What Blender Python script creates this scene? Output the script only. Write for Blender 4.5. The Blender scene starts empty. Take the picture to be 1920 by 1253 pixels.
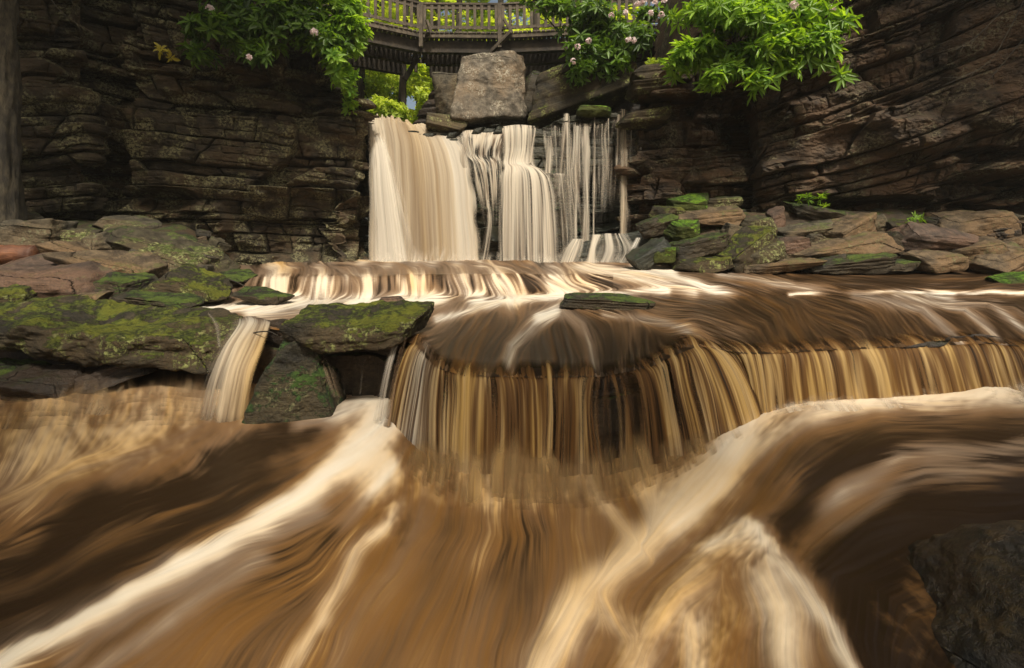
import bpy, math
import numpy as np

# ------------------------------------------------------------------ camera, light, exposure
scene = bpy.context.scene
F, HZ, CX = 907.0, 440.0, 960.0          # focal length in photo pixels, horizon row, centre column
cam_d = bpy.data.cameras.new("camera")
cam_d.lens = 36.0 * F / 1920.0
cam_d.sensor_width = 36.0
cam_d.shift_y = -(626.5 - HZ) / 1920.0   # level camera with a vertical lens shift
cam_d.clip_start = 0.05
cam_d.clip_end = 2000.0
cam = bpy.data.objects.new("camera", cam_d)
cam.rotation_euler = (math.radians(90), 0, 0)
scene.collection.objects.link(cam)
scene.camera = cam

SUN_ELEV, SUN_AZ = 54.0, 166.0           # degrees; azimuth clockwise from +Y (behind the camera, to the right)
world = bpy.data.worlds.new("World")
scene.world = world
world.use_nodes = True
wn = world.node_tree.nodes; wl = world.node_tree.links
wn.clear()
sky = wn.new("ShaderNodeTexSky")
sky.sky_type = 'NISHITA'; sky.sun_disc = False
sky.sun_elevation = math.radians(SUN_ELEV); sky.sun_rotation = math.radians(SUN_AZ)
sky.dust_density = 5.0; sky.ozone_density = 0.3; sky.air_density = 0.8
tintn = wn.new("ShaderNodeMix"); tintn.data_type = 'RGBA'; tintn.blend_type = 'MULTIPLY'
tintn.inputs[0].default_value = 1.0
tintn.inputs[7].default_value = (1.0, 0.93, 0.76, 1)     # light filtered by the canopy overhead
bg = wn.new("ShaderNodeBackground"); bg.inputs[1].default_value = 0.115
wo = wn.new("ShaderNodeOutputWorld")
wl.new(sky.outputs[0], tintn.inputs[6]); wl.new(tintn.outputs[2], bg.inputs[0]); wl.new(bg.outputs[0], wo.inputs[0])

sun_d = bpy.data.lights.new("sun", 'SUN')
sun_d.energy = 3.5; sun_d.angle = math.radians(7); sun_d.color = (1.0, 0.94, 0.80)
sun = bpy.data.objects.new("sun", sun_d)
el, az = math.radians(SUN_ELEV), math.radians(SUN_AZ)
sun.rotation_euler = (math.pi/2 - el, 0, math.pi - az)
scene.collection.objects.link(sun)

scene.view_settings.view_transform = 'Standard'
scene.view_settings.look = 'None'
scene.view_settings.gamma = 1.0
scene.view_settings.exposure = 0.48
scene.render.resolution_x = 1024; scene.render.resolution_y = 668
scene.cycles.transparent_max_bounces = 24

# ------------------------------------------------------------------ helpers
def P(px, py, Y):
    return np.array([(px-CX)/F*Y, Y, (HZ-py)/F*Y])
def YZ(py, z):
    return -z*F/(py-HZ)

def _hash(ix, iy, iz, seed):
    h = (ix.astype(np.int64)*374761393 + iy.astype(np.int64)*668265263 + iz.astype(np.int64)*2147483647 + seed*1274126177) & 0xffffffff
    h = ((h ^ (h >> 13)) * 1274126177) & 0xffffffff
    h = ((h ^ (h >> 16)) * 2246822519) & 0xffffffff
    return ((h ^ (h >> 15)) & 0xffffff) / float(0xffffff)
def rnd(a, b=0, seed=0):
    a = np.asarray(a); return _hash(a, np.zeros_like(a)+b, np.zeros_like(a), seed)
def vnoise(x, y, z=0.0, seed=0):
    x, y, z = np.broadcast_arrays(np.asarray(x, float), np.asarray(y, float), np.asarray(z, float))
    ix, iy, iz = np.floor(x), np.floor(y), np.floor(z)
    fx, fy, fz = x-ix, y-iy, z-iz
    fx = fx*fx*(3-2*fx); fy = fy*fy*(3-2*fy); fz = fz*fz*(3-2*fz)
    ix = ix.astype(np.int64); iy = iy.astype(np.int64); iz = iz.astype(np.int64)
    def layer(dz):
        a = _hash(ix, iy, iz+dz, seed); b = _hash(ix+1, iy, iz+dz, seed)
        c = _hash(ix, iy+1, iz+dz, seed); d = _hash(ix+1, iy+1, iz+dz, seed)
        return (a*(1-fx)+b*fx)*(1-fy) + (c*(1-fx)+d*fx)*fy
    if not np.any(fz) and np.all(iz == iz.flat[0]):
        return layer(0)
    return layer(0)*(1-fz) + layer(1)*fz
def fbm(x, y, z=0.0, seed=0, octv=4, gain=0.5):
    s = 0; a = 1; t = 0; k = 1.0
    for o in range(octv):
        s = s + a*vnoise(np.asarray(x)*k, np.asarray(y)*k, np.asarray(z)*k, seed+o*17); t += a; a *= gain; k *= 2.03
    return s/t - 0.5
def sstep(a, b, x):
    t = np.clip((x-a)/(b-a), 0, 1); return t*t*(3-2*t)

def mesh_from(name, V, Q, smooth=True, attrs=None):
    V = np.asarray(V, np.float32).reshape(-1, 3); Q = np.asarray(Q, np.int32)
    me = bpy.data.meshes.new(name)
    n = Q.shape[1]
    me.vertices.add(len(V)); me.vertices.foreach_set("co", V.ravel())
    me.loops.add(Q.size); me.loops.foreach_set("vertex_index", Q.ravel())
    me.polygons.add(len(Q))
    me.polygons.foreach_set("loop_start", np.arange(0, Q.size, n, dtype=np.int32))
    me.polygons.foreach_set("use_smooth", np.full(len(Q), smooth))
    if attrs:
        for k, v in attrs.items():
            at = me.attributes.new(k, 'FLOAT', 'POINT'); at.data.foreach_set("value", np.asarray(v, np.float32).ravel())
    me.update(calc_edges=True); me.validate()
    return me
def grid_quads(nr, nc):
    i = np.arange(nr*nc).reshape(nr, nc)
    return np.stack([i[:-1, :-1], i[1:, :-1], i[1:, 1:], i[:-1, 1:]], -1).reshape(-1, 4)

def obj(name, me, mat=None, parent=None, label=None, cat=None, group=None, kind=None, loc=None):
    o = bpy.data.objects.new(name, me)
    scene.collection.objects.link(o)
    if mat is not None and me is not None and not me.materials: me.materials.append(mat)
    if parent: o.parent = parent
    if label: o["label"] = label
    if cat: o["category"] = cat
    if group: o["group"] = group
    if kind: o["kind"] = kind
    if loc is not None: o.location = loc
    return o

class Acc:      # collects pieces of ONE mesh
    def __init__(s): s.V = []; s.Q = []; s.n = 0; s.R = []
    def add(s, V, Q, r=None):
        V = np.asarray(V).reshape(-1, 3); s.V.append(V); s.Q.append(np.asarray(Q)+s.n); s.n += len(V)
        s.R.append(np.zeros(len(V)) if r is None else np.asarray(r).ravel())
    def mesh(s, name, smooth=True):
        return mesh_from(name, np.concatenate(s.V), np.concatenate(s.Q), smooth, {'rnd': np.concatenate(s.R)})

def tube(pts, radii, ns=8, bump=0.0, seed=0):
    pts = np.asarray(pts, float); radii = np.broadcast_to(np.asarray(radii, float), (len(pts),))
    T = np.gradient(pts, axis=0); T /= np.linalg.norm(T, axis=1, keepdims=True)+1e-9
    up = np.array([0, 0, 1.0]) if abs(T[0, 2]) < .8 else np.array([1.0, 0, 0])
    A = np.cross(T, up); A /= np.linalg.norm(A, axis=1, keepdims=True)+1e-9
    B = np.cross(T, A)
    th = np.linspace(0, 2*math.pi, ns, endpoint=False)
    R = radii[:, None]*np.ones(ns)[None]
    if bump: R = R*(1+bump*(np.random.RandomState(seed).rand(len(pts), ns)-.5))
    V = pts[:, None]+R[..., None]*(np.cos(th)[None, :, None]*A[:, None]+np.sin(th)[None, :, None]*B[:, None])
    i = np.arange(len(pts)*ns).reshape(len(pts), ns); j = np.roll(i, -1, 1)
    Q = np.stack([i[:-1], j[:-1], j[1:], i[1:]], -1).reshape(-1, 4)
    V = V.reshape(-1, 3); n0 = len(V)
    V = np.concatenate([V, pts[[0, -1]]])
    cap = [[j[0, k], i[0, k], n0, n0] for k in range(0)]
    # end caps as quads fan
    caps = []
    for k in range(0, ns-1, 2):
        caps.append([n0, i[0, (k+2) % ns], i[0, k+1], i[0, k]])
        caps.append([n0+1, i[-1, k], i[-1, k+1], i[-1, (k+2) % ns]])
    return V, np.concatenate([Q, np.array(caps)])

def box(c, s, R=None, jit=0, seed=0):
    c = np.asarray(c, float); s = np.asarray(s, float)/2
    V = np.array([[x, y, z] for x in (-1, 1) for y in (-1, 1) for z in (-1, 1)], float)*s
    if jit: V += (np.random.RandomState(seed).rand(8, 3)-.5)*jit
    if R is not None: V = V@np.asarray(R).T
    Q = [[0, 1, 3, 2], [4, 6, 7, 5], [0, 4, 5, 1], [2, 3, 7, 6], [0, 2, 6, 4], [1, 5, 7, 3]]
    return V+c, np.array(Q)
def beam(a, b, w, h, jit=0, seed=0, ext=0):   # box from a to b
    a = np.asarray(a, float); b = np.asarray(b, float); d = b-a; L = np.linalg.norm(d); x = d/L
    up = np.array([0, 0, 1.0]) if abs(x[2]) < .95 else np.array([0, 1.0, 0])
    y = np.cross(up, x); y /= np.linalg.norm(y); z = np.cross(x, y)
    return box((a+b)/2, (L+ext, w, h), np.stack([x, y, z], 1), jit, seed)

# ------------------------------------------------------------------ materials
class NT:
    def __init__(s, name):
        s.m = bpy.data.materials.new(name); s.m.use_nodes = True; s.t = s.m.node_tree; s.t.nodes.clear()
        s.out = s.n("ShaderNodeOutputMaterial")
    def n(s, t, **k):
        x = s.t.nodes.new(t)
        for a, b in k.items(): setattr(x, a, b)
        return x
    def l(s, a, b): s.t.links.new(a, b)
    def val(s, x, sock):
        if isinstance(x, (int, float)): sock.default_value = x
        elif isinstance(x, tuple): sock.default_value = x if len(x) == len(sock.default_value) else x+(1,)
        else: s.l(x, sock)
    def math(s, op, a, b=0.0, clamp=False):
        x = s.n("ShaderNodeMath", operation=op, use_clamp=clamp); s.val(a, x.inputs[0]); s.val(b, x.inputs[1]); return x.outputs[0]
    def mix(s, f, a, b, mode='MIX'):
        x = s.n("ShaderNodeMix", data_type='RGBA', blend_type=mode); s.val(f, x.inputs[0]); s.val(a, x.inputs[6]); s.val(b, x.inputs[7]); return x.outputs[2]
    def noise(s, vec, scale, detail=4, rough=.55, sc=None, dist=0):
        if sc:
            mp = s.n("ShaderNodeMapping"); s.l(vec, mp.inputs[0]); mp.inputs[3].default_value = sc; vec = mp.outputs[0]
        x = s.n("ShaderNodeTexNoise"); s.l(vec, x.inputs['Vector']); x.inputs['Scale'].default_value = scale
        x.inputs['Detail'].default_value = detail; x.inputs['Roughness'].default_value = rough; x.inputs['Distortion'].default_value = dist
        return x.outputs[0]
    def ss(s, x, a, b):
        m = s.n("ShaderNodeMapRange", interpolation_type='SMOOTHSTEP'); s.val(x, m.inputs[0]); m.inputs[1].default_value = a; m.inputs[2].default_value = b
        return m.outputs[0]
    def attr(s, name):
        return s.n("ShaderNodeAttribute", attribute_name=name).outputs['Fac']
    def bump(s, h, st, dist=0.02, nrm=None):
        b = s.n("ShaderNodeBump"); b.inputs['Strength'].default_value = st; b.inputs['Distance'].default_value = dist; s.l(h, b.inputs['Height'])
        if nrm: s.l(nrm, b.inputs['Normal'])
        return b.outputs[0]

def rock_mat(name, c1, c2, lichen=.5, moss=.3, wet=.5, moss_col=(.045, .085, .008), lich_col=(.22, .21, .10), world=False, bumps=1.0, strat=1.0):
    N = NT(name)
    if world: vec = N.n("ShaderNodeNewGeometry").outputs['Position']
    else: vec = N.n("ShaderNodeTexCoord").outputs['Object']
    nz = N.n("ShaderNodeSeparateXYZ"); g = N.n("ShaderNodeNewGeometry"); N.l(g.outputs['Normal'], nz.inputs[0]); up = nz.outputs[2]
    big = N.noise(vec, 0.9, 3); mid = N.noise(vec, 4.5, 6, .65); fine = N.noise(vec, 38, 5, .7)
    st = N.noise(vec, 3.0, 5, .7, sc=(.35, .35, 4.5))
    col = N.mix(N.ss(mid, .35, .65), c1, c2)
    col = N.mix(N.ss(big, .42, .62), col, tuple(x*y for x, y in zip(c2, (1.12, .96, .80))))
    col = N.mix(N.math('MULTIPLY', N.ss(st, .45, .62), .30*strat), col, tuple(x*.35 for x in c1))
    col = N.mix(N.math('MULTIPLY', N.ss(fine, .3, .75), .6), N.mix(1.0, col, (.55, .55, .55), 'MULTIPLY'), N.mix(1.0, col, (1.5, 1.5, 1.45), 'MULTIPLY'))
    # lichen speckle
    l1 = N.ss(N.noise(vec, 17, 8, .75), .56-.10*lichen, .62-.08*lichen)
    l2 = N.ss(N.noise(vec, 1.7, 4, .6), .66-.22*lichen, .74-.17*lichen)
    lm = N.math('MULTIPLY', N.math('MULTIPLY', l1, l2), min(1, .4+lichen*.6))
    lcol = N.mix(N.noise(vec, 5, 3), lich_col, tuple(x*.65 for x in lich_col))
    col = N.mix(lm, col, lcol)
    # moss on upward faces
    mn = N.noise(vec, 3.2, 7, .7)
    mm = N.math('MULTIPLY', N.ss(N.math('ADD', up, N.math('MULTIPLY', N.math('SUBTRACT', mn, .5), 4.2)), 1.15-.8*moss, 1.6-.85*moss), min(1., moss*1.6))
    mcol = N.mix(N.ss(N.noise(vec, 14, 7, .75), .40, .66), tuple(x*.25 for x in moss_col), tuple(x*1.5 for x in moss_col))
    mcol = N.mix(N.math('MULTIPLY', N.ss(N.noise(vec, 2.6, 5, .7), .50, .62), .7), mcol, (moss_col[0]*1.9, moss_col[1]*1.6, moss_col[2]*1.2))
    col = N.mix(mm, col, mcol)
    p = N.n("ShaderNodeBsdfPrincipled"); N.l(col, p.inputs['Base Color'])
    N.l(N.math('ADD', N.math('MULTIPLY', fine, .35), .78-.42*wet), p.inputs['Roughness'])
    p.inputs['Specular IOR Level'].default_value = .2+.35*wet
    hgt = N.math('ADD', N.math('ADD', N.math('MULTIPLY', mid, 1.0), N.math('MULTIPLY', fine, .35)), N.math('ADD', N.math('MULTIPLY', st, .6*strat), N.math('MULTIPLY', N.math('ADD', lm, N.math('MULTIPLY', N.math('MULTIPLY', mm, N.noise(vec, 26, 5, .75)), 5.0)), .25)))
    N.l(N.bump(hgt, .9*bumps, .05), p.inputs['Normal'])
    N.l(p.outputs[0], N.out.inputs[0])
    return N.m

def water_mat(name, alpha=True, rough=.38, dark=(.020, .011, .005), white=(.72, .68, .61), gold=(.50, .32, .11)):
    N = NT(name)
    foam = N.attr('foam'); tint = N.attr('tint')
    tan = N.mix(tint, white, gold)
    tand = N.mix(tint, (.17, .13, .10), (.135, .064, .018))
    a = N.ss(foam, .0, .42); b = N.ss(foam, .38, .95)
    col = N.mix(b, N.mix(a, dark, tand), tan)
    p = N.n("ShaderNodeBsdfPrincipled"); N.l(col, p.inputs['Base Color'])
    N.l(N.math('ADD', N.math('MULTIPLY', foam, .4), rough), p.inputs['Roughness'])
    p.inputs['Specular IOR Level'].default_value = .14
    if alpha:
        tl = N.n("ShaderNodeBsdfTranslucent"); N.l(col, tl.inputs[0])
        ms = N.n("ShaderNodeMixShader"); ms.inputs[0].default_value = .35; N.l(p.outputs[0], ms.inputs[1]); N.l(tl.outputs[0], ms.inputs[2])
        tr = N.n("ShaderNodeBsdfTransparent")
        m2 = N.n("ShaderNodeMixShader"); N.l(N.attr('alpha'), m2.inputs[0]); N.l(tr.outputs[0], m2.inputs[1]); N.l(ms.outputs[0], m2.inputs[2])
        N.l(m2.outputs[0], N.out.inputs[0])
    else:
        N.l(p.outputs[0], N.out.inputs[0])
    return N.m

def leaf_mat(name, dark, light, trans=.45, tcol=None, rough=.4):
    N = NT(name)
    r = N.attr('rnd')
    col = N.mix(r, dark, light)
    p = N.n("ShaderNodeBsdfPrincipled"); N.l(col, p.inputs['Base Color']); p.inputs['Roughness'].default_value = rough
    p.inputs['Specular IOR Level'].default_value = .4
    tl = N.n("ShaderNodeBsdfTranslucent"); N.l(N.mix(1.0, col, tcol or (1.6, 1.5, .5), 'MULTIPLY'), tl.inputs[0])
    ms = N.n("ShaderNodeMixShader"); ms.inputs[0].default_value = trans; N.l(p.outputs[0], ms.inputs[1]); N.l(tl.outputs[0], ms.inputs[2])
    N.l(ms.outputs[0], N.out.inputs[0]); return N.m

def wood_mat(name, c1, c2, rough=.75, sc=(1, 1, 1), scale=8):
    N = NT(name); vec = N.n("ShaderNodeTexCoord").outputs['Object']
    n1 = N.noise(vec, scale, 6, .7, sc=sc); n2 = N.noise(vec, 1.5, 3)
    col = N.mix(N.ss(n1, .3, .7), c1, c2); col = N.mix(N.ss(n2, .4, .7), col, tuple(x*.6 for x in c1))
    p = N.n("ShaderNodeBsdfPrincipled"); N.l(col, p.inputs['Base Color']); p.inputs['Roughness'].default_value = rough
    N.l(N.bump(n1, .8, .03), p.inputs['Normal']); N.l(p.outputs[0], N.out.inputs[0]); return N.m

M_cliffL = rock_mat('cliff_rock_lichen', (.022, .017, .011), (.075, .058, .038), .95, .12, .35, world=True, lich_col=(.26, .24, .13))
M_cliffR = rock_mat('cliff_rock_brown', (.024, .017, .012), (.105, .071, .046), .75, .15, .4, world=True, lich_col=(.26, .23, .14))
M_fallrock = rock_mat('wet_green_rock', (.010, .012, .008), (.032, .036, .025), .15, .45, .9, world=True, moss_col=(.02, .05, .012))
M_ledge = rock_mat('wet_dark_rock', (.012, .008, .005), (.035, .022, .012), .05, .1, .9, world=True)
M_bed = rock_mat('bank_rock', (.022, .016, .010), (.06, .043, .026), .3, .4, .5, world=True)
M_brown = rock_mat('brown_rock', (.055, .038, .023), (.165, .118, .070), .5, .2, .45)
M_red = rock_mat('reddish_rock', (.045, .030, .023), (.120, .078, .058), .25, .12, .6)
M_grey = rock_mat('grey_rock', (.036, .031, .022), (.115, .098, .070), .6, .25, .3, lich_col=(.27, .26, .15))
M_lich = rock_mat('lichen_rock', (.036, .029, .018), (.080, .068, .042), .85, .35, .3, lich_col=(.30, .31, .13))
M_moss = rock_mat('mossy_rock', (.018, .015, .010), (.055, .044, .026), .75, .70, .3, moss_col=(.075, .092, .012), lich_col=(.28, .30, .10))
M_mossd = rock_mat('dark_mossy_rock', (.016, .013, .008), (.045, .036, .020), .4, .7, .6, moss_col=(.045, .075, .010))
M_wedge = rock_mat('deep_moss_rock', (.014, .012, .008), (.045, .038, .020), .7, 1.15, .5, moss_col=(.028, .060, .010))
M_green = rock_mat('bright_moss_rock', (.03, .04, .012), (.06, .08, .02), .3, 1.0, .2, moss_col=(.075, .15, .012))
M_pale = rock_mat('pale_boulder', (.065, .055, .042), (.18, .152, .120), .8, .08, .3, strat=.35, lich_col=(.42, .38, .30))
M_sub = rock_mat('submerged_algae_rock', (.004, .003, .0015), (.030, .017, .006), .0, .5, 1.0, strat=.0, moss_col=(.045, .027, .006), bumps=.7)
M_water = water_mat('river_water', False, white=(.60, .555, .485), gold=(.52, .325, .125))
M_fall = water_mat('falling_water', True, .42)
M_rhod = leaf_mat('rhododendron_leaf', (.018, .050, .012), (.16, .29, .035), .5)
M_rhodB = leaf_mat('rhododendron_leaf_bright', (.07, .17, .016), (.34, .53, .06), .5)  # lighter leaf copy: sunlight on the sunlit bushes is put into the colour
M_for = leaf_mat('forest_leaf', (.20, .32, .03), (.62, .70, .09), .55, (1.35, 1.3, .5))
M_ford = leaf_mat('forest_leaf_deep', (.10, .19, .02), (.36, .48, .06), .55)
M_flower = leaf_mat('flower_petal', (.80, .58, .60), (.85, .82, .80), .3, (1, .9, .9))
M_bark = wood_mat('bark', (.012, .009, .006), (.085, .068, .042), .9, (1, 1, .3), 16)
M_barkd = wood_mat('dark_bark', (.018, .013, .008), (.05, .038, .022), .9, (1, 1, .25), 10)
M_wood = wood_mat('weathered_wood', (.045, .034, .023), (.16, .125, .085), .8, (1, 1, .3), 6)
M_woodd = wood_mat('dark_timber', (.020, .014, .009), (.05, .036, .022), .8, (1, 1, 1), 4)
M_log = wood_mat('red_log', (.10, .035, .016), (.30, .12, .05), .6, (.2, 1, 1), 12)
M_floor = rock_mat('forest_floor_soil', (.03, .022, .012), (.07, .05, .025), .1, .6, .1, world=True, moss_col=(.05, .09, .012))

# ------------------------------------------------------------------ rock cliffs
def resample(pts, n, key=None):
    pts = np.asarray(pts, float)
    d = np.r_[0, np.cumsum(np.linalg.norm(np.diff(pts[:, :2], axis=0), axis=1))]
    s = np.linspace(0, d[-1], n)
    return s, np.stack([np.interp(s, d, pts[:, k]) for k in range(pts.shape[1])], 1)

def blocks(s, z, seed, th, ln, amp, gap, tilt, lean=.5):
    rs = np.random.RandomState(seed)
    zb = np.cumsum(np.r_[-12, th[0]+(th[1]-th[0])*rs.rand(400)**1.8]); zb = zb[zb < 16]
    k = np.clip(np.searchsorted(zb, z)-1, 0, len(zb)-2)
    t = (z-zb[k])/(zb[k+1]-zb[k]); H = zb[k+1]-zb[k]
    lay = (rs.rand(len(zb))-.5)
    L = ln[0]+(ln[1]-ln[0])*rnd(k, 1, seed)**1.5
    sp = s/L + rnd(k, 2, seed)*7 + (rnd(k, 5, seed)-.5)*lean*(t-.5)
    b = np.floor(sp + 0.35*(vnoise(sp, k*1.7, 0, seed+3)-.5)); fb = sp-b
    fb = (sp + 0.35*(vnoise(sp, k*1.7, 0, seed+3)-.5)) - b
    r = _hash(b.astype(np.int64), k.astype(np.int64), np.zeros_like(k), seed+9)
    r2 = _hash(b.astype(np.int64), k.astype(np.int64), np.zeros_like(k)+1, seed+9)
    r3 = _hash(b.astype(np.int64), k.astype(np.int64), np.zeros_like(k)+2, seed+9)
    off = amp*(lay[k]*1.1 + (r-.5)*1.0) + tilt*((r2-.5)*(fb-.5)*L + (r3-.35)*(t-.5)*H*1.5)
    de = np.minimum(np.minimum(fb, 1-fb)*L, 1e9); dz = np.minimum(t, 1-t)*H
    off = off - gap*np.exp(-(de/.022)**2)*(r2 > .25) - gap*1.1*np.exp(-(dz/.018)**2)
    off = off - gap*.5*np.exp(-(de/.09)) - gap*.5*np.exp(-dz/.07)
    return off, k, r

def cliff(name, plan, z0, pytop, ns, nz, dip, seed, mat, bumps=(), amp=1.0, kind='structure', back=3.0, th=(.14, .9), ln=(.45, 2.6), flip=1, dipf=None, warp=.5, capdrop=0., fine=1.):
    pl = np.array([[(p[0]-CX)/F*p[1], p[1], p[0]] for p in plan])
    s, q = resample(pl, ns)
    # smooth the plan
    kern = np.ones(9)/9
    for c in (0, 1):
        pad = np.r_[2*q[0, c]-q[1:5, c][::-1], q[:, c], 2*q[-1, c]-q[-5:-1, c][::-1]]
        q[:, c] = np.convolve(pad, kern, 'valid')
    T = np.gradient(q[:, :2], axis=0); T /= np.linalg.norm(T, axis=1, keepdims=True)
    Nn = np.stack([T[:, 1], -T[:, 0]], 1)*flip
    pxs = q[:, 2]
    pt = np.interp(pxs, [a[0] for a in pytop], [a[1] for a in pytop])
    zt = (HZ-pt)/F*q[:, 1]
    zt = zt + .12*(vnoise(s*2.0, 0, 0, seed+71)-.5)+.3*(vnoise(s*.7, 3, 0, seed+71)-.5)
    t = np.linspace(0, 1, nz)[:, None]
    Z = z0+(zt[None]-z0)*t; S = np.broadcast_to(s[None], Z.shape)
    dd = dip*S if dipf is None else dipf(S, Z, np.broadcast_to(pxs[None], Z.shape))
    zw = Z - dd + warp*fbm(S*.22, Z*.3, 0, seed, 2) + .10*fbm(S*1.3, Z*1.0, 0, seed+5, 3)
    o1, k, r = blocks(S, zw, seed, th, ln, .46, .10, .28)
    o1b, _, _ = blocks(S, zw+.5-.07*S, seed+77, (th[0]*1.2, th[1]*1.3), (ln[0]*.8, ln[1]*.9), .52, .10, .35, 1.2)
    msk = sstep(-.015, .015, fbm(S*.28, Z*.45, 0, seed+78, 3)); o1 = o1*(1-msk)+o1b*msk
    o2, _, _ = blocks(S, zw+.06*fbm(S*2.5, Z*1.5, 0, seed+8, 3), seed+31, (.06, .42), (.2, 1.3), .11, .022, .30)
    o2 = o2*(.25+1.1*sstep(-.12, .15, fbm(S*.6, Z*.8, 0, seed+19, 3)))
    off = (o1 + o2 + .55*fbm(S*.35, Z*.35, 0, seed+11, 3) + .10*fbm(S*3, Z*6, 0, seed+12, 4) + .04*fbm(S*14, Z*22, 0, seed+13, 3))*amp
    py = HZ - Z*F/q[:, 1][None]; PX = np.broadcast_to(pxs[None], Z.shape)
    for (bx, by, rx, ry, a) in bumps:
        d = np.sqrt(((PX-bx)/rx)**2+((py-by)/ry)**2) + .5*fbm(S*1.2, Z*2.5, 0, seed+40, 3)
        off = off + a*(1-sstep(.55, 1.15, d))
    X = q[:, 0][None]+Nn[:, 0][None]*off; Y = q[:, 1][None]+Nn[:, 1][None]*off
    # roll-over cap at the top
    capn = 14
    ct = np.linspace(0, 1, capn+1)[1:, None]
    Xc = X[-1][None]-Nn[:, 0][None]*ct*back; Yc = Y[-1][None]-Nn[:, 1][None]*ct*back
    Zc = Z[-1][None]+ .12*np.sin(ct*2)+.15*fbm(S[-1][None]*1.5, ct*5, 0, seed+60, 3)*(ct*2).clip(0, 1)*(capdrop == 0)-capdrop*ct
    X = np.r_[X, Xc]; Y = np.r_[Y, Yc]; Z = np.r_[Z, Zc]
    V = np.stack([X, Y, Z], -1)
    me = mesh_from(name, V, grid_quads(*X.shape)[:, ::-1] if flip > 0 else grid_quads(*X.shape), False)
    return obj(name, me, mat, kind=kind)

cliff('cliff_left', [(-420, 8.6), (-150, 9.3), (0, 10.0), (160, 10.9), (176, 11.6), (232, 11.9), (240, 11.5), (420, 12.3), (600, 12.9), (668, 13.05), (684, 13.4), (694, 14.2), (700, 16.0)],
      -1.3, [(-420, -200), (540, -200), (585, 60), (625, 168), (660, 182), (690, 232), (700, 235)], 950, 620, 0, 7, M_cliffL,
      bumps=[(205, 330, 34, 75, -.7), (300, 375, 75, 26, -.8), (580, 425, 160, 85, -.75), (350, 330, 90, 55, .25), (640, 225, 60, 45, .35), (130, 330, 100, 60, .25),
             (80, 160, 70, 60, .3), (560, 130, 60, 40, .45), (400, 420, 40, 40, .35)],
      dipf=lambda S, Z, PX: -.05*S - .30*np.clip(160-PX, 0, 400)/160*1.0)
cliff('cliff_right', [(1172, 14.6), (1190, 13.6), (1260, 13.2), (1395, 13.3), (1408, 12.9), (1500, 12.5), (1700, 12.0), (1920, 11.5), (2300, 10.6)],
      -1.0, [(1172, 205), (1190, 200), (1215, 160), (1290, 120), (1330, -220), (2300, -220)], 1050, 640, 0, 23, M_cliffR,
      bumps=[(1400, 270, 24, 110, -.8), (1700, 392, 230, 26, -1.2), (1880, 360, 120, 40, -.8), (1850, 215, 90, 40, .4), (1560, 215, 110, 45, .45), (1470, 340, 90, 40, .35), (1700, 260, 110, 40, .45), (1300, 260, 80, 60, .2), (1880, 290, 120, 16, -.7), (1640, 130, 120, 60, .5)],
      dipf=lambda S, Z, PX: np.clip(PX-1395, 0, 1500)/500*(1.15+.16*np.clip(Z, 0, 6)) + .03*S, th=(.18, 1.0), ln=(.6, 3.6), amp=1.3)
# stepped rock behind the main falls
cliff('waterfall_rock', [(676, 14.9), (700, 14.35), (860, 14.3), (930, 14.2), (1060, 14.2), (1190, 14.3), (1225, 14.1)], -1.2,
      [(676, 250), (860, 250), (930, 238), (1010, 232), (1040, 222), (1225, 208)], 560, 330, .02, 51, M_fallrock,
      bumps=[(985, 420, 75, 112, .55), (1045, 400, 34, 82, .4), (905, 420, 40, 130, .25), (1120, 380, 45, 70, -.5), (940, 400, 14, 60, -.4)], amp=.55, th=(.1, .45), ln=(.3, 1.5), back=1.5)

# ------------------------------------------------------------------ river surfaces
LIPX = [-300, 330, 430, 500, 560, 700, 778, 800, 825, 870, 1000, 1130, 1220, 1275, 1310, 1345, 1385, 1450, 1560, 1850, 1920, 2150]
LIPY = [6.9, 6.9, 6.4, 6.2, 5.9, 5.75, 5.35, 4.75, 4.38, 4.17, 4.12, 4.15, 4.45, 4.95, 5.25, 5.2, 5.05, 5.05, 5.2, 5.5, 5.35, 5.0]
def lipY(px): return np.interp(px, LIPX, LIPY)
def lipZ(px): return np.interp(px, [0, 1300, 1400, 2000], [-1.17, -1.17, -1.20, -1.20])

def field(PX, PY, strokes, base_f, base_t, base_dir, warp=0., wl=70.):
    if warp:
        ys = 1+.0*PY
        wx = warp*2*(fbm(PX/wl, PY/wl, 0, 301, 4)); wy = warp*1.4*(fbm(PX/wl, PY/wl, 0, 302, 4))
        PX = PX+wx; PY = PY+wy
    f = np.full(PX.shape, base_f); t = np.full(PX.shape, base_t); h = np.zeros(PX.shape)
    dx = np.full(PX.shape, base_dir[0]*1e-3); dy = np.full(PX.shape, base_dir[1]*1e-3)
    for pts, w, fo, ti, dz in strokes:
        pts = np.asarray(pts, float)
        best = np.full(PX.shape, 1e18); bdx = np.zeros(PX.shape); bdy = np.zeros(PX.shape)
        for a, b in zip(pts[:-1], pts[1:]):
            d = b-a; L = np.hypot(*d)
            q = np.clip(((PX-a[0])*d[0]+(PY-a[1])*d[1])/(L*L), 0, 1)
            D = (PX-a[0]-q*d[0])**2+(PY-a[1]-q*d[1])**2
            m = D < best
            best = np.where(m, D, best); bdx = np.where(m, d[0]/L, bdx); bdy = np.where(m, d[1]/L, bdy)
        g = np.exp(-best/(w*w))
        f = f*(1-g)+fo*g; t = t*(1-g)+ti*g; h = h*(1-g)+dz*g
        wt = 1.0/(best/(w*w)+.25)**2
        dx += bdx*wt; dy += bdy*wt
    an = np.arctan2(dy, dx)+(.6*fbm(PX/130., PY/80., 0, 303, 2)+.15*fbm(PX/30., PY/22., 0, 304, 2))*(1 if warp else 0)
    return f, t, h, np.cos(an), np.sin(an)

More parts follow.
